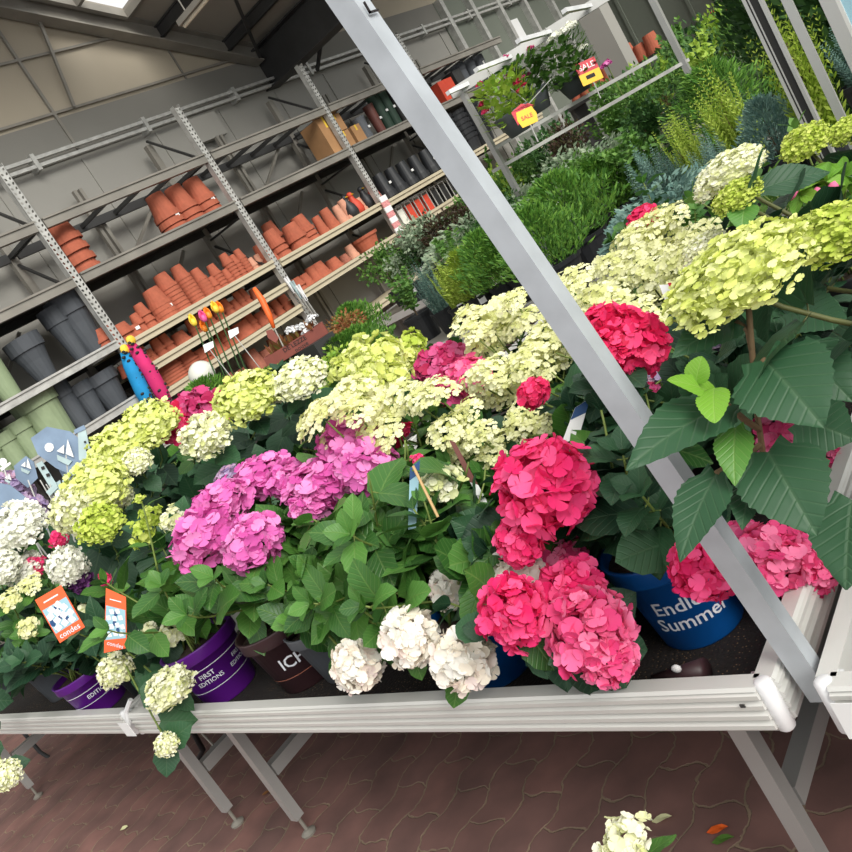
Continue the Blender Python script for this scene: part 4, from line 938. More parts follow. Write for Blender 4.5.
CLEAR+=[(x,y,16,1.4) for x,y in ((640,450),(670,500),(700,540),(600,390),(560,330),(735,590),(760,620),(790,660),(520,270))]
CLEAR+=[(x,YY,14,s_) for x,YY,s_ in ((20,722,3.2),(50,720,3.1),(80,720,3.0),(105,722,2.9),(200,712,2.4),(230,712,2.3),(260,712,2.2),(290,712,2.1),(320,712,2.0),(430,710,1.7),(470,708,1.66),(510,708,1.6),(550,708,1.5),(590,708,1.5),(640,708,1.4),(700,700,1.3))]
CLEAR.append((136,722,16,2.9))
growall()
# ---------------------------------------------------------------- plant tags
def card(name,label,cat,corners,mats,s,extra=None):
    """flat card from four photo corners at distance s (tl,tr,br,bl)"""
    q=[at_s(x,y,s) for x,y in corners]; off=q[3]
    t=thing(name,label,cat,off); n=(q[1]-q[0]).cross(q[3]-q[0]).normalized()*.0008
    b=MB(); P=[v-off for v in q]; b.add([v+n for v in P]+[v-n for v in P],[(3,2,1,0),(4,5,6,7),(0,1,5,4),(1,2,6,5),(2,3,7,6),(3,0,4,7)]); b.build('card',mats,t)
    return t,P,(-n if n.dot(off-Vector((0,0,H)))>0 else n)
def sub(P,u0,v0,u1,v1): 
    f=lambda u,v: P[0].lerp(P[1],u).lerp(P[3].lerp(P[2],u),v)
    return [f(u0,v0),f(u1,v0),f(u1,v1),f(u0,v1)]
def quad(t,Q,n,mat,nm): b=MB(); b.add([q+n*2 for q in Q],[(0,1,2,3)]); return b.build(nm,mat,t)
for lab,cor,s in (('wide orange and white care tag leaning among the left hydrangeas',[(35,600),(61,585),(85,627),(60,643)],2.75),('narrow upright orange and white care tag right of the wide one',[(106,588),(126,597),(127,648),(104,653)],2.6)):
    t,P,n=card('plant_tag',lab,'tag',cor,'orange_tag',s)
    Q=sub(P,.04,.26,.96,.80); quad(t,Q,n,'tag_cyan','tag_picture')
    rg=random.Random(int(s*100))
    b=MB()
    f=lambda u,v: Q[0].lerp(Q[1],u).lerp(Q[3].lerp(Q[2],u),v)
    sz=(Q[1]-Q[0]).length*.13
    ux=(Q[1]-Q[0]).normalized(); vy=(Q[3]-Q[0]).normalized()
    for k,(u,v) in enumerate([(.3,.15),(.6,.1),(.15,.35),(.45,.35),(.75,.3),(.3,.6),(.6,.55),(.85,.6),(.2,.85),(.5,.82),(.78,.85)]):
        c=f(u,v)+n*3.2; b.add([c]+[c+(ux*math.cos(a)+vy*math.sin(a))*sz*(1+.2*math.sin(4*a)) for a in [i*PI/6 for i in range(12)]],[(0,i+1,(i+1)%12+1) for i in range(12)])
    b.build('printed_flowers','label_white',t)
    b=MB()
    for k,(u,v) in enumerate([(.45,.5),(.1,.6),(.62,.72),(.5,.2)]):
        c=f(u,v)+n*2.6; b.add([c]+[c+(ux*math.cos(a)*.7+vy*math.sin(a))*sz*1.1 for a in [i*PI/4 for i in range(8)]],[(0,i+1,(i+1)%8+1) for i in range(8)])
    b.build('printed_leaves','tag_navy',t)
    bot=sub(P,.1,.82,.9,.98); c=sum(bot,Vector())/4
    text_flat('condes',(P[1]-P[0]).length*.27,'ink_white',t,c+n*3,ux,-vy,off=.0006)
    top=P[0].lerp(P[1],.5).lerp(P[3].lerp(P[2],.5),.14); b=MB(); b.add([top+n*2.5+ux*sz*a+vy*sz*c_ for a,c_ in ((-2.4,-.25),(2.2,-.25),(2.2,.15),(-2.4,.15))],[(0,1,2,3)]); b.build('printed_line','ink_white',t)
t,P,n=card('plant_tag','blue and white care tag beside the lime green new head','tag',[(410,468),(420,460),(416,528),(408,530)],'tag_cyan',1.85); quad(t,sub(P,0,0,1,.2),n,'tag_navy','tag_top')
t,P,n=card('plant_tag','brown and white narrow care tag leaning left of the hot pink head','tag',[(449,440),(455,442),(489,505),(480,502)],'tag_brown',1.95); quad(t,sub(P,0,.68,1,1),n,'label_white','tag_foot')
t,P,n=card('plant_tag','blue and white care tag between dark leaves left of the metal post','tag',[(575,408),(590,398),(578,440),(562,442)],'label_white',1.8); quad(t,sub(P,0,0,1,.35),n,'tag_navy','tag_top')
t,P,n=card('plant_tag','white price tag with a red corner left of the big lime head','tag',[(659,285),(674,284),(680,297),(665,300)],'label_white',1.6); quad(t,sub(P,.6,-.1,1.3,.3),n,'sale_red','red_corner')
t,P,n=card('plant_tag','small white tag among the pale panicles in the centre','tag',[(458,405),(474,402),(476,408),(460,412)],'label_white',2.2)
b=MB(); b.tube([at_s(413,466,1.82),at_s(438,517,1.8)],.0032,6); tag(b.build('wooden_stick','stake_wood'),'thin wooden stick leaning beside the lime green new head','stick')
# cone on the soil
p=at_z(700,680,ZB); t=thing('pot_cone','dark brown plastic cone lying on the soil behind the front rail','cone',(p.x,p.y,ZB))
b=MB(); b.tube([(-.09,0,.012),(.02,.0,.02)],[.004,.022],12); b.build('cone_body','pot_brown',t,True); b=MB(); b.ball((-.02,-.015,.04),.008,(1.2,.8,1),5); b.build('white_tip','label_white',t,True)
# ---------------------------------------------------------------- metal garden stakes
def extrude(pts,th,nrm):
    """closed outline of world points -> slab"""
    n=Vector(nrm).normalized()*th/2; k=len(pts); b=MB()
    b.add([p+n for p in pts]+[p-n for p in pts],[tuple(range(k)),tuple(range(2*k-1,k-1,-1))]+[(i,i+k,(i+1)%k+k,(i+1)%k) for i in range(k)]); return b
def stake(label,s,shapes,stem,nm='garden_stake'):
    a=at_s(*stem[0],s); c=at_s(*stem[1],s); base_=Vector((c.x,c.y,ZB)); t=thing(nm,label,'garden stake',base_)
    ax=ray(*stem[0]).normalized()
    for k,(part,mat,poly) in enumerate(shapes):
        pts=[at_s(x,y,s-.004*k)-base_ for x,y in poly]; extrude(pts,.004,FW).build(part,mat,t)
    b=MB(); b.tube([a-base_,c-base_,Vector((0,0,0))],.004,5); b.build('rod','galvanised',t)
    return t
def circ(x,y,r,n=10): return [(x+r*math.cos(2*PI*i/n),y+r*math.sin(2*PI*i/n)) for i in range(n)]
def boat(x,y,k): return [('hull','metal_pale',[(x-9*k,y+3*k),(x+8*k,y+10*k),(x+4*k,y+15*k),(x-8*k,y+9*k)]),('sail','label_white',[(x+3*k,y-14*k),(x+10*k,y+6*k),(x+1*k,y+2*k)]),('sail','label_white',[(x-1*k,y-8*k),(x-1*k,y+2*k),(x-9*k,y-1*k)])]
def whale(x,y,k): return [('body','metal_blue',[(x-34*k,y-12*k),(x-20*k,y-22*k),(x,y-18*k),(x+18*k,y-4*k),(x+32*k,y+14*k),(x+40*k,y+30*k),(x+22*k,y+22*k),(x+6*k,y+22*k),(x-12*k,y+14*k),(x-28*k,y+2*k)]),('anchor_mark','label_white',circ(x-18*k,y-4*k,4*k))]
stake('blue metal fish stake with a white sail figure, leftmost in the stake group',3.7,whale(10,502,.95)+boat(8,478,.35),((14,500),(45,560)))
stake('blue-grey metal whale stake at the centre of the stake group',3.75,whale(70,452,1.15)+boat(65,452,.9),((66,455),(74,540)))
stake('pale metal lighthouse stake with dark dots at the right of the stake group',3.7,[('tower','metal_pale',[(78,432),(86,430),(92,458),(86,462),(79,460)]),('gallery','metal_blue',[(75,434),(86,429),(84,425),(74,430)]),('dot','ink',circ(85,442,1.2,6)),('dot','ink',circ(87,450,1.2,6))],((86,460),(84,540)))
stake('blue metal stake with a white sailboat at the upper left of the group',3.8,[('plate','metal_blue',[(14,466),(26,456),(34,462),(38,478),(28,488),(16,478)])]+boat(26,466,.55),((28,480),(54,545)))
stake('blue-grey fish stake leaning behind the whale stake',3.82,[('body','metal_blue',[(88,474),(76,462),(58,468),(70,490),(92,486)])],((76,480),(70,545)))
stake('pale metal stake of hanging bootee shapes under the whale stake',3.66,[('boot','metal_pale',[(52,486),(60,480),(66,500),(66,508),(58,502)]),('boot','metal_pale',[(62,480),(70,482),(74,498),(68,498)]),('boot','metal_pale',[(46,492),(56,482),(58,488),(50,496)])],((62,484),(68,548)))
stake('white lettered plate on a stake between the fish and the whale',3.68,[('plate','metal_pale',[(36,464),(42,461),(56,483),(50,487)]),('window','ink',[(41,467),(44,466),(45,469),(42,470)]),('window','ink',[(46,474),(49,473),(50,476),(47,477)])],((50,484),(62,550)))
stake('white ring topped stake at the far left',3.72,[('ring','label_white',circ(3,462,4)),('arm','label_white',[(0,468),(10,462),(11,464),(2,471)])],((3,465),(20,520)))
for i in range(5):
    a=at_s(40+i*6,480+i*4,3.78); c=at_s(62+i*7,545,3.7); b=MB(); b.tube([a,Vector((c.x,c.y,ZB))],.003,5); tag(b.build('metal_rod','galvanised'),'thin bare metal rod, '+OW[i]+' from the left among the blue garden stakes','rod','bare rods among the garden stakes')
# ---------------------------------------------------------------- middle: orb, tulips, crate
def standing(px,py,s,z0=0): p=at_s(px,py,s); return p,Vector((p.x,p.y,z0))
p,g=standing(202,374,5.6); t=thing('garden_orb','white shiny ball on a stand in front of the terracotta shelves','ball',g)
b=MB(); b.ball(p-g,.088,n=14); b.build('ball','glass_white',t,True); b=MB(); b.tube([Vector((0,0,0)),p-g-Vector((0,0,.08))],.012,6); b.build('stand','steel_grey',t)
for i,(x,y,m,lb) in enumerate([(193,321,'tulip_yellow','yellow tulip stake, leftmost'),(203,317,'tulip_pink','pink tulip stake behind the orange ones'),(208,314,'tulip_orange','orange tulip stake at the centre'),(204,327,'tulip_orange','orange tulip stake hanging lowest'),(215,308,'tulip_yellow','yellow tulip stake at the upper right'),(220,308,'tulip_orange','orange tulip stake, rightmost')]):
    s=5.3+.03*i; p=at_s(x,y,s); q=at_s(x+24,y+58,s); g=Vector((q.x,q.y,.75)); t=thing('tulip_stake',lb+' of the wooden tulip bunch','garden stake',g,0,None)
    ax=(p-at_s(x+.55*8,y+8,s)).normalized(); b=MB()
    for k in range(5):
        a=k*2*PI/5; u=ax.orthogonal().normalized(); v=ax.cross(u); o=(u*math.cos(a)+v*math.sin(a))
        leaf(b,p-g-ax*.03,p-g+ax*.05+o*.012,o,.045,random.Random(k),'ov',4,3,droop=-.3,fold=-.1)
    b.ball(p-g-ax*.01,.02,(1,1,1.3),6); b.build('bloom',m,t,True)
    b=MB(); b.tube([p-g-ax*.03,q-g,Vector((0,0,0))],.005,5); b.build('stem','needle_dark',t)
for i,(x,y) in enumerate([(208,347),(233,333)]):
    p=at_s(x,y,5.25); g=p; t=thing('price_card',f'white price card {"on the left" if i==0 else "on the right"} among the tulip stems','label',g); b=MB()
    extrude([at_s(x-5,y-2,5.25)-g,at_s(x+5,y-6,5.25)-g,at_s(x+6,y,5.25)-g,at_s(x-3,y+6,5.25)-g],.003,FW).build('card','label_white',t); b.tube([Vector((0,0,-.02)),Vector((.05,.02,-.65))],.003,5); b.build('holder','galvanised',t)
t=thing('wooden_stand','dark wooden display stand under the orb and tulips, mostly hidden','stand',(0,0,0)); g=at_s(240,372,5.6)
b=MB(); b.box((g.x-.9,g.y-.35,.70),(g.x+.9,g.y+.35,.74)); b.build('stand_top','wood_red',t)
b=MB()
for sx in (-.8,.8):
    for sy in (-.28,.28): b.box((g.x+sx-.03,g.y+sy-.03,0),(g.x+sx+.03,g.y+sy+.03,.70))
b.build('legs','wood_red',t)
# orange handled spade
p0=at_s(254,288,5.0); p1=at_s(274,328,5.0); p2=at_s(286,352,5.0); t=thing('orange_ribbon_stake','garden stake with bright orange curved handle and brown paddle','garden stake',(p2.x,p2.y,.4)); o=t.location
b=MB(); b.tube([p0-o,at_s(262,300,5.0)-o,at_s(269,315,5.0)-o,p1-o],[.012,.02,.018,.01],6); b.build('handle','orange',t,True)
b=MB(); b.tube([p1-o,p2-o,Vector((0,0,0))],.006,5); b.build('rod','steel_grey',t)
extrude([at_s(x,y,4.98)-o for x,y in ((266,331),(272,329),(279,338),(276,343),(268,338))],.01,FW).build('paddle','wood_red',t)
# lettered crate with white and orange flowers
s=5.0; q=[at_s(x,y,s) for x,y in ((272,355),(320,324),(326,334),(279,366))]
ux=(q[1]-q[0]).normalized(); ux.z=0; ux.normalize(); base_=at_s(296,346,s)
W_=.285; t=thing('flower_crate','reddish wooden crate with handwritten black letters, holding white flowers','crate',base_)
fr=Vector((0,0,1)); fwd=Vector((-ux.y,ux.x,0)); 
if fwd.dot(FW)<0: fwd=-fwd
def cb(a,c,d0,d1,z0,z1,nm,mat):
    b=MB(); vs=[]
    for z in (z0,z1):
        for x_,y_ in ((a,d0),(c,d0),(c,d1),(a,d1)): vs.append(ux*x_+fwd*y_+Vector((0,0,z)))
    b.add(vs,[(0,3,2,1),(4,5,6,7),(0,1,5,4),(1,2,6,5),(2,3,7,6),(3,0,4,7)]); return b.build(nm,mat,t)
cb(-.2,.2,-.01,0,-.035,.035,'front_board','wood_red'); cb(-.2,.2,.15,.16,-.035,.035,'back_board','wood_red'); cb(-.2,-.19,0,.15,-.035,.035,'end_board','wood_red'); cb(.19,.2,0,.15,-.035,.035,'end_board','wood_red'); cb(-.19,.19,0,.15,-.03,-.02,'bottom_board','wood_red')
text_flat('DE LEZZE',.036,'ink',t,Vector((0,0,.013))-fwd*.0105,ux,(0,0,1)); text_flat('nouve',.036,'ink',t,Vector((.04,0,-.018))-fwd*.0105,ux,(0,0,1))
t2=thing('crate_plinth','plain dark plinth under the lettered crate, hidden by flowers','plinth',(base_.x,base_.y,0)); b=MB(); b.box((-.16,-.02,0),(.16,.16,base_.z-.036)); b.build('plinth_body','steel_dark',t2)
b=MB(); b.box((-.18,-.04,0),(.18,.18,.03)); b.build('plinth_foot','steel_dark',t2)
t=thing('crate_flowers','small white and copper flowers planted in the lettered crate','flowers',base_); o=base_
rg=random.Random(2); b=MB()
for i in range(60):
    c=ux*rg.uniform(-.15,.15)+fwd*rg.uniform(0,.14)+Vector((0,0,.02)); leaf(b,c,c+Vector((rg.uniform(-.04,.04),rg.uniform(-.04,.04),rg.uniform(.03,.09))),(0,-1,.3),.025,rg,'ov',3,3)
b.build('foliage','shrub_bronze',t,True)
for i,(x,y) in enumerate([(297,330),(304,327),(312,319),(308,331),(291,331)]):
    hm=link('flower_head',head_me('clu',i%3,1),t); hm.material_slots[0].link='OBJECT'; hm.material_slots[0].material=M['plastic_white']; hm.location=at_s(x,y,s+.03)-o; hm.scale=(.07,.07,.06)
# ---------------------------------------------------------------- nursery plants
def plume(kind,seed):
    rg=random.Random(seed); b=MB()
    if kind=='thuja':      # soft feathery bush, unit height
        for i in range(3200):
            a=rg.uniform(0,2*PI); z=rg.uniform(.05,1)**.8; r=.46*math.sin(PI*min(1,.18+z*.8))**.7*rg.uniform(.45,1.08)*(1+.25*math.sin(3*a+seed)+.15*math.sin(7*z*3+a*2)); p=Vector((r*math.cos(a),r*math.sin(a),z*.9))
            d=(Vector((math.cos(a)*.75,math.sin(a)*.75,1))+Vector([rg.gauss(0,.45) for _ in range(3)])).normalized(); l=rg.uniform(.05,.12); w_=l*.11; s=d.orthogonal().normalized()
            b.add([p,p+d*l*.5+s*w_,p+d*l,p+d*l*.5-s*w_],[(0,1,2,3)])
    elif kind=='feather':  # upright sprays
        for i in range(60):
            a=rg.uniform(0,2*PI); r0=rg.uniform(0,.13); top=rg.uniform(.5,1)*(1-r0*1.5); p=Vector((r0*math.cos(a),r0*math.sin(a),.02)); q=Vector((r0*2.1*math.cos(a),r0*2.1*math.sin(a),top)); n=24
            for k in range(n):
                t=(k+.5)/n; c=p.lerp(q,t)
                for sg in (0,2.1,4.2):
                    e=Vector((math.cos(a+sg+k),math.sin(a+sg+k),.9)).normalized(); l=.085*(1-t*.7); s=e.orthogonal().normalized()*l*.15
                    b.add([c,c+e*l*.5+s,c+e*l,c+e*l*.5-s],[(0,1,2,3)])
    elif kind=='juniper':  # spreading
        for i in range(1500):
            a=rg.uniform(0,2*PI); r=math.sqrt(rg.random())*.75*(1+.2*math.sin(4*a+seed)); z=.35*(1-(r/.9)**2)*rg.uniform(.5,1.1)+.06*math.sin(9*r+a*3); p=Vector((r*math.cos(a),r*math.sin(a),z+.25))
            d=(Vector((math.cos(a),math.sin(a),.45))+Vector([rg.gauss(0,.4) for _ in range(3)])).normalized(); l=rg.uniform(.06,.12); s=d.orthogonal().normalized()*l*.2
            b.add([p,p+d*l*.5+s,p+d*l,p+d*l*.5-s],[(0,1,2,3)])
    elif kind=='column':
        for i in range(6000):
            a=rg.uniform(0,2*PI); z=rg.random(); r=.17*(1-z)**.45*rg.uniform(.5,1.1)*(1+.2*math.sin(5*a+9*z)); p=Vector((r*math.cos(a),r*math.sin(a),z*.96))
            d=(Vector((math.cos(a)*.6,math.sin(a)*.6,1))+Vector([rg.gauss(0,.3) for _ in range(3)])).normalized(); l=rg.uniform(.018,.04); s=d.orthogonal().normalized()*l*.2
            b.add([p,p+d*l*.5+s,p+d*l,p+d*l*.5-s],[(0,1,2,3)])
    elif kind=='shrub':    # leafy
        cl=[(Vector((rg.uniform(-.28,.28),rg.uniform(-.28,.28),rg.uniform(.35,.85))),rg.uniform(.14,.26)) for _ in range(11)]
        for i in range(900):
            c,r=rg.choice(cl); d=Vector([rg.gauss(0,1) for _ in range(3)]).normalized(); p=c+d*r*rg.uniform(.5,1.1); d=(d+Vector([rg.gauss(0,.5) for _ in range(3)])+Vector((0,0,.2))).normalized(); l=rg.uniform(.05,.095); n=(d.cross(Vector([rg.gauss(0,1) for _ in range(3)]))).normalized(); s=d.cross(n)*l*.32
            b.add([p,p+d*l*.45+s+n*l*.08,p+d*l,p+d*l*.45-s+n*l*.08],[(0,1,2),(0,2,3)])
    elif kind=='open':     # loose upright branches with leaves
        for i in range(16):
            a=rg.uniform(0,2*PI); q=Vector((rg.uniform(.1,.38)*math.cos(a),rg.uniform(.1,.38)*math.sin(a),rg.uniform(.6,1.05))); p=Vector((0,0,.0))
            for k in range(30):
                t=.25+.75*(k+.5)/30; c=p.lerp(q,t)+Vector((0,0,.12*math.sin(t*PI)))
                d=(Vector([rg.gauss(0,1) for _ in range(3)])+Vector((0,0,.6))).normalized(); l=rg.uniform(.06,.11); n=d.orthogonal().normalized(); s=d.cross(n)*l*.34
                b.add([c,c+d*l*.45+s+n*l*.08,c+d*l,c+d*l*.45-s+n*l*.08],[(0,1,2),(0,2,3)])
    elif kind=='hedge':
        for i in range(9000):
            d=Vector([rg.gauss(0,1) for _ in range(3)]).normalized(); k=rg.uniform(.75,1.05)*(1+.12*math.sin(7*d.x+seed)*math.sin(6*d.z+3*d.y)); p=Vector((d.x*.5*k,d.y*.5*k,.5+d.z*.5*k)); d=(d+Vector([rg.gauss(0,.6) for _ in range(3)])).normalized(); l=rg.uniform(.018,.035); s=d.orthogonal().normalized()*l*.35
            b.add([p,p+d*l*.5+s,p+d*l,p+d*l*.5-s],[(0,1,2,3)])
    return b.mesh(kind+'_foliage','needle_green')
PM={(k,i):plume(k,i+1) for k in ('thuja','feather','juniper','column','shrub','open','hedge') for i in range(2)}
b=MB(); b.lathe(pot_prof(.5,1,.72,.12),20); PB=b.mesh('nursery_pot','pot_black'); 
b=MB(); b.tube([(0,0,0),(.01,.01,.5),(-.01,0,.8)],[.014,.009,.004],5); 
for a in range(5): b.tube([(0,0,.15),(.12*math.cos(a*1.3),.12*math.sin(a*1.3),.6)],[.01,.004],4)
PTR=b.mesh('nursery_trunk','stem_brown')
KIN={'thuja_green':('thuja','needle_green','bright green feathery conifer'),'thuja_gold':('thuja','needle_gold','golden green feathery conifer'),'feather_gold':('feather','needle_gold','yellow upright feathery conifer'),'feather_green':('feather','needle_green','green upright feathery conifer'),
 'thuja_blue':('thuja','needle_blue','blue green bushy conifer'),'feather_blue':('feather','needle_blue','blue green upright conifer'),'juniper':('juniper','shrub_silver','silvery spreading shrub'),'juniper_blue':('juniper','needle_blue','blue grey spreading conifer'),'column':('column','needle_dark','tall dark green columnar conifer'),
 'shrub':('shrub','shrub_mid','mid green leafy shrub'),'shrub_dark':('shrub','shrub_dark','dark green leafy shrub'),'shrub_lime':('shrub','shrub_lime','lime green leafy shrub'),'purple':('shrub','shrub_purple','dark purple-brown leafed shrub'),'silver':('shrub','shrub_silver','silvery green leafy shrub'),
 'open':('open','shrub_mid','loose upright green shrub'),'open_dark':('open','shrub_dark','loose upright dark shrub'),'open_lime':('open','shrub_lime','loose upright lime green shrub'),'bronze':('shrub','shrub_bronze','bronze leafed plant')}
NC=[0]
def nursery(kind,x,y,z,hgt,wid,where,pot=True,pd=.26,ph=.22,label=None,white=False):
    k,m,ad=KIN[kind]; NC[0]+=1; t=thing('potted_conifer' if k in('thuja','feather','column','juniper') else 'potted_shrub',label or f'{ad}, {where}','conifer' if k in('thuja','feather','column','juniper') else 'shrub',(x,y,z),NC[0]*2.1)
    o=link('foliage',PM[(k,NC[0]%2)],t); o.material_slots[0].link='OBJECT'; o.material_slots[0].material=M[m]; o.scale=(wid,wid,hgt if k!='juniper' else wid*.9); o.location=(0,0,ph*.8 if k!='juniper' else ph*.8-.1*wid)
    if k!='juniper': o2=link('trunk',PTR,t); o2.scale=(hgt*.8,)*3; o2.location=(0,0,ph*.8)
    else: o2=link('trunk',PTR,t); o2.scale=(wid*.5,)*2+(wid*.4,); o2.location=(0,0,ph*.8)
    o3=link('pot',PB,t); o3.scale=(pd,pd,ph)
    if white:
        f=math.atan2(-y,-x)-t.rotation_euler[2]; b=MB(); r=pd/2*.97+.004; b.add([(r*math.cos(f+a),r*math.sin(f+a),zz) for a,zz in ((-.25,.12),(.25,.12),(.25,.19),(-.25,.19))],[(0,1,2,3)]); b.build('pot_label','label_white',t)
    return t
def bench(x0,x1,y0,y1,z,label):
    t=thing('nursery_bench',label,'bench',((x0+x1)/2,(y0+y1)/2,0),0,'grey nursery benches'); hx=(x1-x0)/2; hy=(y1-y0)/2
    b=MB(); b.box((-hx,-hy,z-.03),(hx,hy,z)); b.build('bench_top','steel_grey',t)
    b=MB()
    for a in (-hy,hy): b.box((-hx,a-.02,z-.07),(hx,a+.02,z+.012))
    b.box((-hx-.02,-hy-.02,z-.07),(-hx+.02,hy+.02,z+.012)); b.box((hx-.02,-hy-.02,z-.07),(hx+.02,hy+.02,z+.012)); b.build('bench_edge','rail_white',t)
    for sx in (-1,1):
        for sy in (-1,1): b=MB(); b.box((sx*(hx-.15)-.03,sy*(hy-.12)-.03,0),(sx*(hx-.15)+.03,sy*(hy-.12)+.03,z-.03)); b.build('leg','galvanised',t)
zb=.72
bench(-5.6,-3.0,4.55,5.6,zb,'grey nursery bench of golden conifers just behind the hydrangea tables')
bench(-2.95,1.8,4.55,5.6,zb,'grey nursery bench behind the cream panicles on the right')
bench(-8.1,-5.9,7.7,8.9,zb,'grey nursery bench nearest the terracotta racks')
bench(-5.8,-1.5,6.5,7.6,zb,'second grey nursery bench behind the hydrangeas'); bench(-1.4,2.4,6.5,7.6,zb,'second grey nursery bench, right part')
bench(-7.2,-3.0,9.2,10.3,zb,'third grey nursery bench near the wall'); bench(-5.8,-1.5,11.4,12.6,zb,'fourth grey nursery bench'); bench(-2.9,2.4,9.2,10.3,zb,'third grey nursery bench, right part'); bench(-1.4,3,11.4,12.6,zb,'fourth grey nursery bench, right part')
ORDW=['first','second','third','fourth','fifth','sixth','seventh','eighth','ninth','tenth','eleventh','twelfth','thirteenth','fourteenth']
def row(y,x0,x1,n,kinds,h,w_,rowname,jit=.12,z=zb,white=()):
    rg=random.Random(int(y*10+n))
    for i in range(n):
        x=x0+(x1-x0)*(i+.5)/n+rg.uniform(-jit,jit)*.5; k=kinds[i%len(kinds)]
        nursery(k,x,y+rg.uniform(-jit,jit),z,h*rg.uniform(.8,1.2)*(1.5 if k=='column' else 1),w_*rg.uniform(.85,1.15),f'{ORDW[i]} from left, {rowname}',white=(i in white))
# explicit near ones by the wall bench
for (x,y,k,h,w_,lb,wt) in [(366,330,'shrub',.5,.5,'mid green leafy shrub on the bench corner nearest the lettered crate, labelled black pot',True),(382,322,'shrub_dark',.55,.5,'dark leafy shrub second from the bench corner by the crate',False),(394,312,'silver',.62,.6,'silvery leafed shrub, third along the bench by the terracotta racks',False),(418,298,'silver',.7,.65,'tall silvery shrub behind the white round sign',False),(436,288,'purple',.62,.6,'dark purple-brown shrub beside the white round sign',False),(462,274,'purple',.6,.5,'purple-brown shrub right of the white round sign',False),(490,262,'shrub_lime',.75,.6,'bright green shrub left of the tall metal post, on the wall bench',False),(510,250,'shrub',.7,.6,'green shrub behind the tall metal post',False)]:
    p=at_z(x,y,zb+.1); nursery(k,p.x,max(p.y,7.85),zb,h,w_,'',label=lb,white=wt)
for (x,y,k,h,w_,lb,wt) in [(433,340,'feather_gold',.42,.42,'small golden upright conifer with a white label on its black pot',True),(456,328,'thuja_gold',.4,.34,'small golden bushy conifer, second in front of the white round sign',True),(447,318,'feather_blue',.5,.4,'small blue green conifer behind the golden ones',False),(478,318,'thuja_green',.45,.45,'green bushy conifer left of the metal post, front bench',False),(500,306,'thuja_green',.4,.4,'green bushy conifer touching the metal post',False),(535,300,'feather_green',.4,.4,'green conifer just right of the metal post',False)]:
    p=at_z(x,y,zb+.1); nursery(k,p.x,p.y if p.y>4.6 else 4.75,zb,h,w_,'',label=lb,white=wt,pd=.2,ph=.18)
for (x,y,k,h,w_,lb) in [(590,258,'thuja_green',.5,.6,'large golden green feathery conifer in a grey pot behind the cream panicles'),(625,225,'thuja_green',.42,.6,'bright green feathery conifer, second behind the cream panicles'),(655,208,'thuja_green',.4,.55,'bright green feathery conifer left of the blue green ones'),(563,285,'thuja_green',.42,.5,'bright green conifer nearest the metal post on its right')]:
    p=at_z(x,y,zb+.08); t=nursery(k,p.x,p.y,zb,h,w_,'',label=lb,pd=.36,ph=.22)
    t.children[2].material_slots[0].link='OBJECT'; t.children[2].material_slots[0].material=M['pot_grey']
for (x,y,k,h,w_,lb) in [(672,222,'feather_blue',.42,.42,'blue green upright conifer left of the cream snowball head'),(690,215,'feather_blue',.36,.4,'blue green conifer just behind the cream snowball head'),(712,200,'feather_gold',.5,.42,'yellow feathery conifer above the cream snowball head'),(760,180,'feather_gold',.6,.5,'tall yellow feathery conifer left of the dark framed post'),(768,170,'feather_blue',.42,.34,'blue green conifer at the foot of the dark framed post'),(735,205,'feather_blue',.34,.34,'blue green conifer between the two yellow ones'),(792,178,'thuja_blue',.34,.3,'blue green conifer behind the dark framed post'),(840,160,'feather_gold',.75,.6,'big yellow feathery conifer at the right edge'),(690,240,'juniper_blue',.4,.45,'blue grey spreading conifer at the back of the panicles')]:
    p=at_z(x,y,zb+.1); nursery(k,p.x,p.y,zb,h,w_,'',label=lb)
for (x,y,h,lb) in [(830,150,1.9,'tall dark green columnar conifer at the right edge behind the yellow one'),(800,140,1.8,'tall dark columnar conifer right of the dark framed post'),(775,140,1.7,'tall dark columnar conifer behind the dark framed post'),(852,150,1.9,'dark columnar conifer cut by the right edge')]:
    p=at_z(x,y,zb); nursery('column',p.x,p.y+1.2,.005,h+.6,2.6,'',label=lb,pd=.4,ph=.35)
row(6.85,-5.6,-1.6,7,['open','shrub_dark','juniper','shrub','open_dark'],.5,.62,'second bench row')
row(7.35,-5.6,-1.6,7,['juniper','juniper','silver','juniper','shrub_dark'],.45,.75,'back of the second bench')
row(6.9,-1.3,2.3,6,['shrub','open','silver','thuja_green','shrub_lime'],.6,.65,'second bench row on the right')
row(7.4,-1.3,2.3,5,['silver','shrub_dark','open_lime'],.7,.75,'back of the second bench on the right')
row(8.5,-7.9,-6,3,['shrub','purple','silver'],.6,.6,'back row of the wall bench')
row(8.35,-5.4,-1.0,8,['shrub_lime','open','shrub','shrub_lime','shrub_dark'],.6,.75,'floor row past the second bench',z=.005)
row(9.6,-7.0,-3.1,7,['shrub','open_lime','shrub_dark','purple','open'],.7,.72,'third bench row')
row(10.1,-7.0,-3.1,6,['open','shrub','open_dark'],.8,.75,'back of the third bench row')
row(9.6,-2.8,2.3,8,['shrub_dark','shrub','open_lime','shrub_lime','silver'],.75,.8,'third bench row on the right')
row(10.15,-2.8,2.3,7,['open','shrub','shrub_lime'],.95,.9,'back of the third bench on the right')
row(11.8,-5.6,-1.6,7,['shrub','open_lime','shrub_dark','shrub'],.85,.85,'fourth bench row')
row(12.3,-5.6,-1.6,6,['shrub_dark','open','shrub_lime'],1.0,.9,'back of the fourth bench row')
row(11.9,-1.3,3,6,['silver','shrub','open'],1.0,.95,'fourth bench row on the right')
row(13.9,-6.0,3,13,['shrub','shrub_dark','silver','open','shrub_lime'],1.5,1.2,'tall row beyond the fourth bench',z=.005)
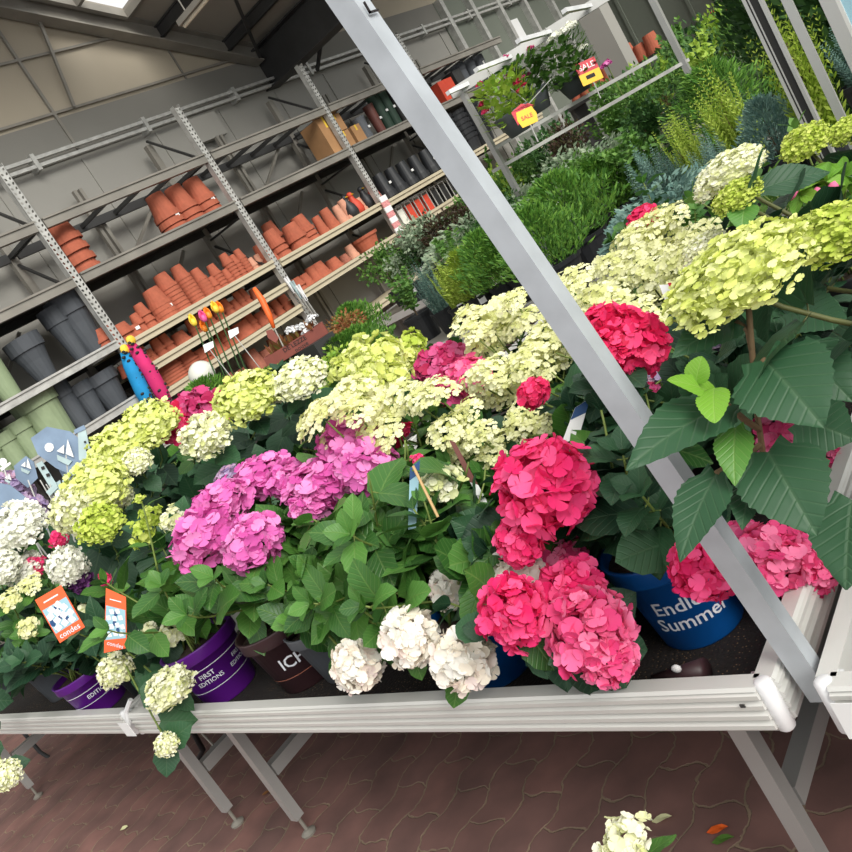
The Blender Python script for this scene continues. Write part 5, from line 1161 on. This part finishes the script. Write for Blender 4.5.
row(15.2,-5.0,4,11,['shrub_dark','shrub','open','silver'],1.7,1.4,'taller row beyond',z=.005)
row(5.05,-5.4,-3.1,4,['thuja_green','open','feather_green','shrub'],.4,.45,'middle of the front nursery bench')
row(5.3,-2.8,1.7,7,['open','thuja_green','feather_blue','thuja_green','shrub_dark'],.5,.55,'back of the front nursery bench')
# low green plants near the crate
for i,(x,y,s,k,lb) in enumerate([(200,388,4.9,'thuja_green','small green bush in front of the terracotta pots, left of the crate'),(268,378,4.9,'thuja_green','small green bush at the left foot of the lettered crate'),(335,345,5.0,'thuja_green','bright green bush right of the lettered crate'),(325,362,4.7,'shrub_lime','green bush below the lettered crate'),(352,335,5.6,'thuja_green','green bush between the lettered crate and the bench'),(338,322,6.2,'bronze','bronze pink flowering plant behind the green bush')]):
    p=at_s(x,y,s); nursery(k,p.x,p.y,max(.005,p.z-.42),.36,.42,'',label=lb,pd=.2,ph=.16)
    t=thing('plant_stand',f'small dark plant stand, {ORDW[i]} of those near the crate, hidden below its bush','stand',(p.x,p.y,0),0); zt=max(.005,p.z-.42)
    b=MB(); b.box((-.14,-.14,zt-.03),(.14,.14,zt-.002)); b.build('stand_top','steel_dark',t); b=MB(); b.box((-.02,-.02,.02),(.02,.02,zt-.03)); b.box((-.12,-.12,0),(.12,.12,.02)); b.build('stand_leg','steel_dark',t)
# dark shelf with bronze plants, top right
t=thing('plant_shelf','long black shelf with bronze leafed plants far at the top of the nursery','shelf',(-2.6,17.4,0))
b=MB(); b.box((-2.8,-.4,1.7),(4.5,.4,1.78)); b.build('shelf_board','steel_black',t); b=MB(); b.box((-2.8,-.42,1.78),(4.5,-.40,1.9)); b.build('red_edge','sale_red',t)
b=MB(); 
for x in (-2.7,0,2,4.4): b.box((x-.05,-.35,0),(x+.05,.35,1.7))
b.build('shelf_leg','steel_dark',t)
for i in range(9): nursery('bronze' if i%2 else 'shrub_lime',-5.1+i*.8,17.4,1.784,.6,.7,f'{ORDW[i]} from the left on the far black shelf')
# far hedge
rg=random.Random(9)
for i in range(8):
    x=-4.2+i*2.3; t=thing('hedge_tree',f'tall dense green hedge tree closing the nursery, {ORDW[i]} from the left','tree',(x,20.2,0),i,None)
    o=link('foliage',PM[('hedge',i%2)],t); o.material_slots[0].link='OBJECT'; o.material_slots[0].material=M['shrub_dark' if i%2 else 'shrub_mid']; o.scale=(3.0,2.6,5.2)
    o2=link('trunk',PTR,t); o2.scale=(4,4,4)
b=MB(); b.box((-5.5,22.5,0),(14,22.6,5.5)); struct('wall_far',b,'green_panel','dark building wall far behind the nursery')
# white column far
b=MB(); b.box((-6.5,14.5,0),(-6.1,14.9,3.6)); struct('column_1',b,'wall_grey','pale square column at the end of the building')
# ---------------------------------------------------------------- hanging frame and baskets
A=at_z(460,89,2.35); B_=at_z(640,-25,2.35); dr=(B_-A); L_=dr.length; dr.normalize()
def onplane(x,y):
    r=ray(x,y); n=Vector((-dr.y,dr.x,0)); t_=(A-Vector((0,0,H))).dot(n)/r.dot(n); return Vector((0,0,H))+r*t_
t=thing('basket_frame','galvanised frame with slanted white arms carrying the hanging baskets','frame',(A.x,A.y,0)); o=t.location
b=MB(); b.bar(A-o-dr*.1,A-o+dr*(L_+1.5),.05,.09); b.build('top_rail','aluminium',t)
b=MB(); p=A-o; b.bar(Vector((p.x,p.y,0)),p,.05,.05); b.build('post','aluminium',t)
b=MB(); p=B_-o; b.bar(Vector((p.x,p.y,0)),p,.055,.055); b.build('post','aluminium',t)
for (x0,y0,x1,y1) in ((518,135,610,83),(520,156,632,92)):
    p=onplane(x0,y0)-o; q=onplane(x1,y1)-o; dq=(q-p); b=MB(); b.bar(p-dq*.25,q+dq*.5,.032,.032); b.build('lower_rail','galvanised',t)
for i,(x,y,x1,y1) in enumerate([(448,93,470,83),(476,70,510,57),(518,41,550,32),(564,11,590,6)]):
    tip=at_z(x,y,2.35); r=at_z(x1,y1,2.35); 
    b=MB(); b.bar(tip-o,r-o,.045,.035); b.build('arm','plastic_white',t)
def basket(x,y,s,potm,leafm,fl,label,w_):
    p=at_s(x,y,s); t=thing('hanging_basket',label,'hanging basket',p); r=w_/2; rg=random.Random(int(x))
    b=MB(); b.lathe([(0,-.2),(r*.6,-.2),(r*.95,-.02),(r,0),(r*.93,0),(r*.85,-.03),(0,-.03)],16); b.build('basket',potm,t,True)
    lb=MB()
    for i in range(420):
        a=rg.uniform(0,2*PI); d=Vector((math.cos(a),math.sin(a),rg.uniform(-.3,1.3))); q=Vector((d.x*r*rg.uniform(.3,1.5),d.y*r*rg.uniform(.3,1.5),rg.uniform(-.08,.3))); leaf(lb,q,q+d.normalized()*.07,(0,0,1),.05,rg,'ov',3,3)
    lb.build('foliage',leafm,t,True)
    for i in range(9 if fl else 0):
        a=rg.uniform(0,2*PI); h_=link('bloom',head_me('clu',i%3,1),t); h_.material_slots[0].link='OBJECT'; h_.material_slots[0].material=M['petal_snow' if fl=='plastic_white' else fl]; h_.location=(r*1.1*math.cos(a),r*1.1*math.sin(a),rg.uniform(.1,.38)); h_.scale=(.12,.12,.09) if fl=='plastic_white' else (.07,.07,.06)
    b=MB(); top=Vector((0,0,max(.3,2.32-p.z)))
    for a in (0,2.1,4.2): b.tube([(r*math.cos(a),r*math.sin(a),0),top],.004,4)
    b.tube([top,top+Vector((0,0,.08))],.006,4); b.build('hanger_wire','galvanised',t)
basket(511,112,7.6,'pot_grey','shrub_lime','petal_red','hanging basket of lime green leaves with red flowers, nearest to the metal post',.36)
basket(531,92,8.1,'pot_grey','shrub_mid','petal_wine','grey hanging basket with few red blooms behind the lime one',.34)
basket(570,74,8.0,'planter_slate','shrub_mid','plastic_white','dark hanging basket of white flowers left of the red sale sign',.36)
def sale(x,y,s,k,label,letters):
    c=at_s(x,y,s); t=thing('sale_sign',label,'sign',c); u=(at_s(x+10,y-4.5,s)-c).normalized(); v=(at_s(x-4.5,y-10,s)-c).normalized(); n=u.cross(v)
    if letters:
        extrude([u*a*k+v*bb*k for a,bb in ((-.5,.02),(.5,.02),(.5,.55),(-.5,.55))],.004,n).build('red_panel','sale_red',t); extrude([u*a*k+v*bb*k for a,bb in ((-.5,-.5),(.5,-.5),(.5,.02),(-.5,.02))],.004,n).build('yellow_panel','sale_yellow',t)
        text_flat('SALE',k*.36,'label_white',t,v*.28*k+n*.003,u,v); b=MB(); b.add([u*a*k+v*(c_-.2)*k+n*.004 for a,c_ in ((-.22,-.09),(.2,-.09),(.2,.09),(-.22,.09))],[(0,1,2,3)]); b.build('price_smudge','ink',t)
    else:
        extrude([u*a*k+v*bb*k for a,bb in ((-.4,-.4),(.4,-.4),(.5,0),(.4,.4),(-.4,.4),(-.5,0))],.004,n).build('yellow_panel','sale_yellow',t); extrude([u*a*k+v*bb*k-n*.004 for a,bb in ((-.55,-.2),(.3,.6),(.55,.4),(0,.7),(-.6,.5))],.003,n).build('red_panel','sale_red',t)
        text_flat('SALE',k*.28,'sale_red',t,n*.003,u,v)
    b=MB(); b.tube([-v*.3*k-n*.004,-v*1.3*k-n*.004],.006,5); b.build('stick','galvanised',t)
    if not letters: b=MB(); b.tube([v*.4*k,v*.4*k+Vector((.12,.42,.1))],.004,4); b.build('hook_wire','galvanised',t)
sale(589,72,7.8,.2,'red and yellow sale sign right of the white flowered basket',True)
sale(527,117,7.0,.17,'yellow and red sale sign under the lime hanging basket',False)
p=at_s(607,65,8.8); t=thing('hanging_bloom','single mauve pink bloom right of the red sale sign','flower',p); h_=link('bloom',head_me('clu',0,1),t); h_.material_slots[0].link='OBJECT'; h_.material_slots[0].material=M['petal_magenta']; h_.scale=(.13,.13,.1)
b=MB(); b.tube([(0,0,-.35),(0,0,0)],.006,5); b.build('stem','stem_green',t)
# round white sign & mushroom ornaments
p=at_s(454,258,7.2); t=thing('round_sign','round white lollipop sign on a thin stake among the shrubs','sign',(p.x,p.y,0)); q=p-t.location
b=MB(); extrude([q+Vector((RM[0][0],RM[1][0],RM[2][0]))*.045*math.cos(a)+Vector((RM[0][1],RM[1][1],RM[2][1]))*.045*math.sin(a) for a in [i*PI/8 for i in range(16)]],.01,FW).build('disc','plastic_white',t); b.tube([q+Vector((0,0,-.04)),Vector((0,0,0))],.006,5); b.build('stake','galvanised',t)
for i,(x,y,s,lb) in enumerate([(540,214,6.6,'white mushroom ornament on a stick right of the metal post'),(555,206,6.9,'small white bird-like ornament right of the mushroom'),(655,157,7.5,'white fluttering ornament amid the green shrubs')]):
    p=at_s(x,y,s); t=thing('garden_ornament',lb,'ornament',(p.x,p.y,0)); q=p-t.location; b=MB(); b.ball(q,.045,(1.3,1.3,.5),6); b.build('cap','plastic_white',t,True); b=MB(); b.tube([q,Vector((0,0,0))],.007,5); b.build('stick','wood_red',t)
for i,(x,y) in enumerate([(529,213),(532,221),(527,227)]):
    p=at_s(x,y,6.3); t=thing('pink_blossom',f'small pink blossom on a stalk right of the metal post, {["upper","middle","lower"][i]}','flower',p); h_=link('bloom',head_me('clu',i,1),t); h_.material_slots[0].link='OBJECT'; h_.material_slots[0].material=M['petal_rose']; h_.scale=(.08,.08,.07); b=MB(); b.tube([(0,0,-.4),(0,0,0)],.004,4); b.build('stem','stem_green',t)
# right-hand framed posts
t=thing('framed_post','dark channelled post with bright aluminium edges at the upper right','post',(0,0,0)); p=at_y(752,0,3.0); X0=p.x
p1=at_y(808,128,3.0); t.location=(X0,3.0,0)
zt=2.6
b=MB(); b.box((-.016,0,0),(.016,.02,zt)); b.build('channel','steel_black',t)
b=MB(); b.box((-.026,-.004,0),(-.016,.02,zt)); b.box((.016,-.004,0),(.026,.02,zt)); b.box((-.011,-.003,0),(-.007,.0,zt)); b.build('edge_trim','aluminium',t)
t=thing('grey_post','plain grey square post right of the dark channelled post','post',(at_y(786,0,2.7).x,2.7,0)); b=MB(); b.box((-.012,0,0),(.012,.012,zt)); b.build('post_tube','aluminium',t); b=MB(); b.box((-.06,-.02,0),(.06,.08,.02)); b.build('foot_plate','steel_grey',t)
t=thing('glazed_panel','grey framed panel with pale sheet at the top right corner','panel',(at_y(832,0,2.1).x,2.1,0)); b=MB(); b.box((-.022,0,0),(.005,.02,zt)); b.build('frame_post','aluminium',t); b=MB(); b.box((.005,.0,0),(.012,.02,zt)); b.build('frame_edge','rail_white',t); b=MB(); b.box((.012,.008,1.2),(.3,.012,zt)); b.build('sheet','tag_cyan',t); b=MB(); b.box((.012,.0,1.16),(.3,.02,1.2)); b.build('sheet_rail','aluminium',t)
